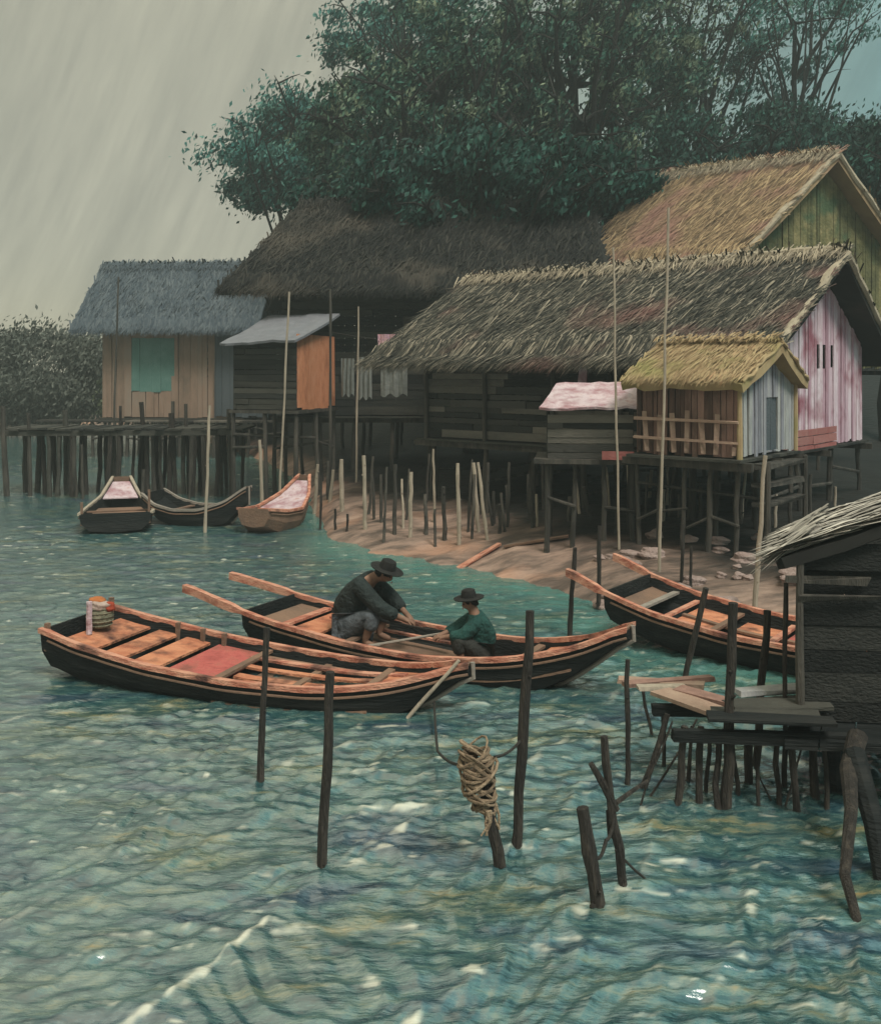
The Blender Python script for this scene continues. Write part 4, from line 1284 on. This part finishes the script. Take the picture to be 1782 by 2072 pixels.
def person(base, face, J, label, trouser='trouser', hat_tilt=0.0, sc=1.0, bulk=1.0, jacket='jacket'):
    """J: joints in (forward, left, up) metres"""
    f = Vector((face[0], face[1], 0)).normalized()
    l = Vector((-f.y, f.x, 0))
    base = Vector(base)
    P = lambda q: base + (f * q[0] + l * q[1] + Vector((0, 0, q[2]))) * sc
    root = thing('person', base, label, 'person', 'men working in the sampan')
    V, E, R = [], [], []

    def add(p, r, par=None):
        V.append(P(p)); R.append(r * sc * bulk)
        if par is not None:
            E.append((par, len(V) - 1))
        return len(V) - 1
    pel = add(J['pelvis'], .13)
    mid_ = add(J['mid'], .125, pel)
    che = add(J['chest'], .14, mid_)
    nk = add(J['neck'], .055, che)
    hd = Vector(J['head'])
    nkv = Vector(J['neck'])
    hl = add(nkv.lerp(hd, .55), .075, nk)
    h0 = add(hd, .092, hl)
    h1 = add(hd + Vector((-.01, 0, .07)), .08, h0)
    fw = Vector(J['look']).normalized()
    add(hd + fw * .105 + Vector((0, 0, -.015)), .016, h0)
    hands = []
    for s, k in ((1, 'L'), (-1, 'R')):
        sh = add(J['sh' + k], .062, che)
        el_ = add(J['el' + k], .046, sh)
        wr = add(J['wr' + k], .03, el_)
        d = (Vector(J['wr' + k]) - Vector(J['el' + k])).normalized()
        side = d.cross(Vector((0, 0, 1))).normalized()
        pm = Vector(J['wr' + k]) + d * .06
        pi = add(pm, (.036 if False else .032), wr)
        for q in range(4):
            o = side * (-.030 + .020 * q)
            a = add(pm + o + d * .05, .0095, pi)
            b = add(pm + o + d * (.078 - abs(q - 1.4) * .006) + Vector((0, 0, -.02)), .0085, a)
            add(pm + o * .9 + d * (.085 - abs(q - 1.4) * .006) + Vector((0, 0, -.045)), .0075, b)
        a = add(pm - d * .01 + side * (-.04 * s) + Vector((0, 0, -.01)), .011, pi)
        add(pm + d * .03 + side * (-.05 * s) + Vector((0, 0, -.035)), .009, a)
        hip = add(J['hip' + k], .09, pel)
        kn = add(J['kn' + k], .062, hip)
        an = add(J['an' + k], .04, kn)
        t = add(Vector(J['an' + k]) + Vector((.09, 0, -.035)), .036, an)
        add(Vector(J['an' + k]) + Vector((.16, 0, -.045)), .028, t)
    skin_mesh('body', V, E, R, M['skin'], root)
    bulk *= 1.22
    # jacket
    V, E, R = [], [], []
    p0 = add(Vector(J['pelvis']) + Vector((0, 0, .02)), .16)
    p1 = add(J['mid'], .165, p0)
    p2 = add(J['chest'], .175, p1)
    add(Vector(J['chest']).lerp(Vector(J['neck']), .6), .08, p2)
    for k in 'LR':
        a = add(J['sh' + k], .088, p2)
        b = add(J['el' + k], .07, a)
        add(Vector(J['el' + k]).lerp(Vector(J['wr' + k]), .75), .056, b)
    skin_mesh('jacket', V, E, R, M[jacket], root)
    V, E, R = [], [], []
    p0 = add(J['pelvis'], .155)
    for k in 'LR':
        a = add(J['hip' + k], .115, p0)
        b = add(J['kn' + k], .085, a)
        add(Vector(J['kn' + k]).lerp(Vector(J['an' + k]), .6), .066, b)
    skin_mesh('trousers', V, E, R, M[trouser], root)
    # hat, hair, eyes, mouth
    hc = Vector(J['head'])
    upv = Vector((hat_tilt, 0, 1)).normalized()
    mb = MB()
    a = P(hc + upv * .055)
    uw = (f * upv.x + Vector((0, 0, upv.z)))
    mb.tube([a, a + uw * .012 * sc, a + uw * .02 * sc], [.20 * sc, .205 * sc, .15 * sc], 18)
    mb.tube([a + uw * .015 * sc, a + uw * .06 * sc, a + uw * .11 * sc, a + uw * .125 * sc], [.105 * sc, .1 * sc, .085 * sc, .05 * sc], 16)
    mb.build('hat', M['hat'], root)
    mb = lump(P(hc + Vector((-.03, 0, .02))), (.095 * sc, .095 * sc, .085 * sc), 4)
    mb.build('hair', M['hair'], root, smooth=True)
    for s in (1, -1):
        lump(P(hc + fw * .085 + Vector((0, .034 * s, .012))), (.011 * sc,) * 3, 5).build('eye', M['hair'], root)
        lump(P(hc + Vector((0, .094 * s, -.01))), (.018 * sc, .012 * sc, .028 * sc), 6).build('ear', M['skin'], root)
    mb = MB()
    mb.tube([P(hc + fw * .088 + Vector((0, -.022, -.05))), P(hc + fw * .094 + Vector((0, 0, -.05))), P(hc + fw * .088 + Vector((0, .022, -.05)))], .006 * sc, 5)
    mb.build('mouth', M['deckred'], root)
    return root


ax = (Vector((2.26, 11.75, 0)) - Vector((-3.5, 14.9, 0))).normalized()
zd = lambda t: zB(t) - .24
b1 = WB(.385, .05, zd(.385) + .01)
J1 = dict(pelvis=(0, 0, .22), mid=(-.02, 0, .46), chest=(.16, 0, .70), neck=(.33, 0, .80), head=(.46, 0, .84), look=(.85, 0, -.5),
          shL=(.2, .17, .72), shR=(.2, -.17, .72), elL=(.46, .24, .50), elR=(.48, -.22, .48), wrL=(.70, .08, .36), wrR=(.72, -.06, .34),
          hipL=(.05, .11, .2), hipR=(.05, -.11, .2), knL=(.42, .2, .42), knR=(.40, -.2, .40), anL=(.30, .18, .07), anR=(.28, -.2, .07))
person(b1, (1, -.35), J1, 'bent larger man in dark jacket and small hat, hauling a line', trouser='trouserblue', hat_tilt=.35, sc=1.16, bulk=1.12)
b2 = WB(.70, .05, zd(.70) + .01)
J2 = dict(pelvis=(0, 0, .2), mid=(.03, 0, .42), chest=(.08, 0, .60), neck=(.14, 0, .74), head=(.19, 0, .84), look=(.9, .1, -.3),
          shL=(.1, .16, .62), shR=(.1, -.16, .62), elL=(.3, .22, .46), elR=(.32, -.2, .46), wrL=(.52, .1, .42), wrR=(.54, -.05, .42),
          hipL=(.04, .1, .18), hipR=(.04, -.1, .18), knL=(.38, .2, .42), knR=(.36, -.18, .42), anL=(.3, .18, .07), anR=(.3, -.16, .07))
person(b2, (-1, -.1), J2, 'smaller man in a dark teal jacket sitting nearer the bow, facing the other man', hat_tilt=.1, sc=.98, bulk=1.08, jacket='jacketteal')


# ------------------------------------------------------------------ trees
def tree(name, base, trunk_top, cc, rad, nclump, nleaf, lsize, m, label, cat='tree', seed=0, tr=.35, group='trees behind the houses', limbs=14, clr=1.1, slant=(-.45, 0, -.9), shell=.45):
    r = np.random.default_rng(seed)
    rr = random.Random(seed)
    base, trunk_top, cc = Vector(base), Vector(trunk_top), Vector(cc)
    root = thing(name, base, label, cat, group)
    d = r.normal(size=(nclump, 3))
    d /= np.linalg.norm(d, axis=1)[:, None]
    q = (shell + (1 - shell) * r.random(nclump) ** .6)
    C = np.array(cc)[None] + d * q[:, None] * np.array(rad)[None]
    C[:, 2] = np.maximum(C[:, 2], base.z + 1.2)
    mb = MB()
    pts = [base - Vector((0, 0, .4))]
    for k in range(1, 7):
        t = k / 6
        pts.append(base.lerp(trunk_top, t) + Vector((rr.uniform(-.25, .25), rr.uniform(-.2, .2), 0)) * (1 if k < 6 else .3))
    mb.tube(pts, [tr * (1.25 - .75 * k / 6) for k in range(7)], 9)
    mb.build('trunk', M['trunk'], root)
    mb = MB()
    order = np.argsort(C[:, 1] + r.random(nclump) * rad[1])[:limbs]
    for i in order:
        tgt = Vector(C[i]) + Vector((0, -1.5 * clr, rr.uniform(0, .8)))
        k = rr.randint(2, 6)
        st_ = pts[k]
        mid1 = st_.lerp(tgt, .4) + Vector((rr.uniform(-.5, .5), rr.uniform(-.4, .4), rr.uniform(.1, .7)))
        mid2 = st_.lerp(tgt, .75) + Vector((rr.uniform(-.5, .5), rr.uniform(-.4, .4), rr.uniform(0, .5)))
        w = tr * rr.uniform(.32, .62)
        mb.tube([st_, mid1, mid2, tgt], [w, w * .7, w * .45, w * .15], 6)
        for h in range(3):
            o = mid2.lerp(tgt, rr.random())
            e = o + Vector((rr.uniform(-1.2, 1.2), rr.uniform(-.9, .3), rr.uniform(-.1, 1.4)))
            mb.tube([o, o.lerp(e, .5) + Vector((rr.uniform(-.15, .15), 0, .1)), e], [w * .3, w * .2, w * .08], 5)
    mb.build('limbs', M['trunk'], root)
    nleaf = int(nleaf * 1.85)
    idx = r.integers(0, nclump, nleaf)
    crs = r.uniform(.45, 1.15, nclump) * clr * .82
    P = C[idx] + r.normal(size=(nleaf, 3)) * (crs[idx] * .55)[:, None] * np.array([1.1, 1.0, .75])[None]
    sl = np.array(slant, float)
    D = r.normal(size=(nleaf, 3)) * .55 + sl[None]
    D /= np.linalg.norm(D, axis=1)[:, None]
    T = np.cross(D, r.normal(size=(nleaf, 3)))
    T /= np.linalg.norm(T, axis=1)[:, None]
    l = lsize * .62 * r.uniform(.6, 1.5, nleaf)
    w = l * r.uniform(.28, .5, nleaf)
    V = np.stack([P - D * (l / 2)[:, None], P + T * (w / 2)[:, None], P + D * (l / 2)[:, None], P - T * (w / 2)[:, None]], 1).reshape(-1, 3)
    i = np.arange(nleaf)[:, None] * 4
    mesh_obj('crown', V, np.concatenate([i, i + 1, i + 2, i + 3], 1), M[m], root)
    return root


def gp(x, y):
    return Vector((x, y, gz(x, y)))


def tr_at(px, py, Y, rx, rz, **kw):
    c = Q(px, py, Y)
    return c, (rx / FPX * Y, rx / FPX * Y * .6, rz / FPX * Y)


def T(name, px, py, Y, rx, rz, nclump, nleaf, ls, m, label, seed, bx=None, **kw):
    c, rad = tr_at(px, py, Y, rx, rz)
    b = gp(c.x if bx is None else bx, Y)
    top = Vector((c.x, c.y, c.z + rad[2] * .1))
    return tree(name, b, top, c, rad, int(nclump * 1.35), nleaf, ls, m, label, seed=seed, **kw)


T('broadleaf_tree', 880, 270, 44, 280, 260, 110, 30000, .42, 'leafmid', 'big dark-limbed broadleaf tree directly above the dark roof', 1, tr=.4, limbs=34)
T('broadleaf_tree', 1160, 200, 46, 290, 270, 110, 28000, .42, 'leafmid', 'tall spreading tree to the right of the dark-limbed tree', 2, tr=.4, limbs=34)
T('broadleaf_tree', 1560, 370, 44, 300, 150, 90, 26000, .42, 'leafdark', 'dark green tree behind the upper thatched house', 3, tr=.35, limbs=20)
T('broadleaf_tree', 960, 400, 36.5, 360, 110, 80, 26000, .42, 'leafdark', 'low dark tree mass tucked behind the dark roof ridge', 4, tr=.35, limbs=10)
T('broadleaf_tree', 610, 320, 52, 180, 130, 60, 15000, .46, 'leafteal', 'hazy teal tree at the left end of the grove', 5, tr=.3, limbs=12, clr=1.3)
T('broadleaf_tree', 1610, 70, 50, 170, 240, 34, 3200, .42, 'leafteal', 'sparse tall tree with a thin bare trunk at the upper right', 6, tr=.2, limbs=22, shell=.2)
T('broadleaf_tree', 1390, 80, 52, 220, 180, 60, 6000, .42, 'leafmid', 'loose-crowned tree between the spreading tree and the sparse one', 7, tr=.28, limbs=26)
T('broadleaf_tree', 830, 100, 54, 170, 150, 50, 11000, .46, 'leafteal', 'hazy upper crown rising behind the dark-limbed tree', 8, tr=.3, limbs=18)
T('bush', 330, 800, 56, 150, 60, 30, 6000, .4, 'leafolive', 'low olive bush behind the orange-walled hazy house', 9, cat='bush', tr=.12, limbs=8, group='bushes behind the far houses')
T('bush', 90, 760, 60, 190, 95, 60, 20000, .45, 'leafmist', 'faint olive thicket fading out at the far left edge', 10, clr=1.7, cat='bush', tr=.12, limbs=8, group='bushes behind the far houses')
T('bush', 520, 720, 52, 120, 110, 34, 7000, .4, 'leafdark', 'dark bush between the hazy house and the awning shed', 12, cat='bush', tr=.14, limbs=8, group='bushes behind the far houses')
T('broadleaf_tree', 1800, 440, 38, 110, 200, 50, 12000, .40, 'leafdark', 'dark tree at the right edge beside the upper thatched house', 13, tr=.3, limbs=14)

# stones and driftwood on the bank
for k in range(34):
    px, py = random.uniform(1210, 1640), random.uniform(1118, 1215)
    p = G(px, py, .35)
    p.z = gz(p.x, p.y)
    r0 = random.uniform(.06, .17)
    o = lump(p + Vector((0, 0, r0 * .25)), (r0 * random.uniform(1, 1.7), r0, r0 * .8), 100 + k).build('stone', M['stone'], loc=p)
    tag(o, 'pinkish stone among the rubble on the bank behind the tan-edged sampan', 'stone', 'stones on the mud bank')
for (a, b, lab, mk) in (((850, 1128), (1010, 1098), 'long pale driftwood board lying on the mud shore', 'rail'), ((905, 1150), (985, 1140), 'short tan driftwood piece near the water line', 'polepale'),
                        ((1020, 1112), (1150, 1104), 'weathered board lying on the mud below the houses', 'deckdim')):
    A, B = G(*a, .3), G(*b, .4)
    A.z, B.z = gz(A.x, A.y) + .05, gz(B.x, B.y) + .06
    mb = MB()
    mb.beam(A, B, .16, .05, jit=.02)
    tag(mb.build('driftwood', M[mk], loc=A), lab, 'driftwood')

# ------------------------------------------------------------------ haze
mb = MB()
x0, x1, y0, y1, z0, z1 = -70, 70, -8, 110, -3.2, 40
mb.hexa([(x0, y0, z0), (x1, y0, z0), (x1, y1, z0), (x0, y1, z0), (x0, y0, z1), (x1, y0, z1), (x1, y1, z1), (x0, y1, z1)])
hm = bpy.data.materials.new('haze_air')
hm.use_nodes = True
nt = hm.node_tree
nt.nodes.clear()
ou = nd(nt, 'ShaderNodeOutputMaterial')
pv = nd(nt, 'ShaderNodeVolumePrincipled')
pv.inputs['Color'].default_value = (.42, .47, .47, 1)
pv.inputs['Density'].default_value = .0040
pv.inputs['Anisotropy'].default_value = .2
nt.links.new(pv.outputs[0], ou.inputs['Volume'])
hz = mb.build('haze', hm)
tag(hz, kind='stuff')

# ------------------------------------------------------------------ light
SUN_EL, SUN_AZ = 56, 146          # azimuth measured clockwise from +Y (the view direction): behind the viewer, to the right
w = bpy.data.worlds.new('World')
S.world = w
w.use_nodes = True
nt = w.node_tree
bg = nt.nodes['Background']
sky = nd(nt, 'ShaderNodeTexSky', sky_type='NISHITA')
sky.sun_disc = False
sky.sun_elevation = math.radians(SUN_EL)
sky.sun_rotation = math.radians(SUN_AZ)
tc = nd(nt, 'ShaderNodeTexCoord')
sep = nd(nt, 'ShaderNodeSeparateXYZ')
nt.links.new(tc.outputs['Generated'], sep.inputs[0])
# overcast sheet: olive grey to the left, teal grey to the right, brighter towards the zenith
mr = nd(nt, 'ShaderNodeMapRange')
mr.inputs[1].default_value = -.12
mr.inputs[2].default_value = .42
nt.links.new(sep.outputs['X'], mr.inputs[0])
mr0 = nd(nt, 'ShaderNodeMapping')
mr0.inputs['Rotation'].default_value = (0, math.radians(-24), 0)
nt.links.new(tc.outputs['Generated'], mr0.inputs[0])
mp = nd(nt, 'ShaderNodeMapping')
mp.inputs['Scale'].default_value = (22, 3, 2.6)
nt.links.new(mr0.outputs[0], mp.inputs[0])
no = nd(nt, 'ShaderNodeTexNoise')
no.inputs['Scale'].default_value = 2.0
no.inputs['Detail'].default_value = 6
no.inputs['Roughness'].default_value = .62
nt.links.new(mp.outputs[0], no.inputs['Vector'])
c1 = nd(nt, 'ShaderNodeMix'); c1.data_type = 'RGBA'
c1.inputs[6].default_value = (2.75, 2.6, 1.9, 1)
c1.inputs[7].default_value = (1.0, 1.9, 1.8, 1)
nt.links.new(mr.outputs[0], c1.inputs[0])
st_ = nd(nt, 'ShaderNodeMapRange')
st_.inputs[1].default_value = .3; st_.inputs[2].default_value = .7
st_.inputs[3].default_value = .82; st_.inputs[4].default_value = 1.16
nt.links.new(no.outputs['Fac'], st_.inputs[0])
zr_ = nd(nt, 'ShaderNodeMapRange')
zr_.inputs[1].default_value = .38; zr_.inputs[2].default_value = 1.0
zr_.inputs[3].default_value = 1.0; zr_.inputs[4].default_value = 2.6
nt.links.new(sep.outputs['Z'], zr_.inputs[0])
mu = nd(nt, 'ShaderNodeMath', operation='MULTIPLY')
nt.links.new(st_.outputs[0], mu.inputs[0]); nt.links.new(zr_.outputs[0], mu.inputs[1])
vm = nd(nt, 'ShaderNodeVectorMath', operation='SCALE')
nt.links.new(c1.outputs[2], vm.inputs[0]); nt.links.new(mu.outputs[0], vm.inputs['Scale'])
c2 = nd(nt, 'ShaderNodeMix'); c2.data_type = 'RGBA'
c2.inputs[0].default_value = .93
nt.links.new(sky.outputs[0], c2.inputs[6]); nt.links.new(vm.outputs[0], c2.inputs[7])
nt.links.new(c2.outputs[2], bg.inputs['Color'])
bg.inputs['Strength'].default_value = .1

sl = bpy.data.lights.new('sun', 'SUN')
sl.energy = 2.0
sl.angle = math.radians(20)
sl.color = (1, .95, .86)
so = bpy.data.objects.new('sun', sl)
COL.objects.link(so)
e, a = math.radians(SUN_EL), math.radians(SUN_AZ)
dirv = Vector((math.sin(a) * math.cos(e), math.cos(a) * math.cos(e), math.sin(e)))
so.rotation_euler = dirv.to_track_quat('Z', 'Y').to_euler()

# ------------------------------------------------------------------ camera
cd = bpy.data.cameras.new('camera')
cd.sensor_fit = 'HORIZONTAL'
cd.sensor_width = 36
cd.lens = FPX / 1782 * 36
cd.shift_y = -(1036 - HOR) / 1782
cd.clip_end = 4000
co = bpy.data.objects.new('camera', cd)
COL.objects.link(co)
co.location = (0, 0, CAMZ)
co.rotation_euler = (math.radians(90), 0, 0)
S.camera = co
S.view_settings.view_transform = 'Standard'
S.view_settings.look = 'None'
S.view_settings.exposure = 1.0
S.view_settings.gamma = 1
S.cycles.volume_bounces = 0
S.cycles.max_bounces = 6
S.cycles.sample_clamp_direct = 1.2
S.cycles.sample_clamp_indirect = 1.5

for o in list(bpy.data.objects):
    for k in ('_w', '_L'):
        if k in o:
            del o[k]
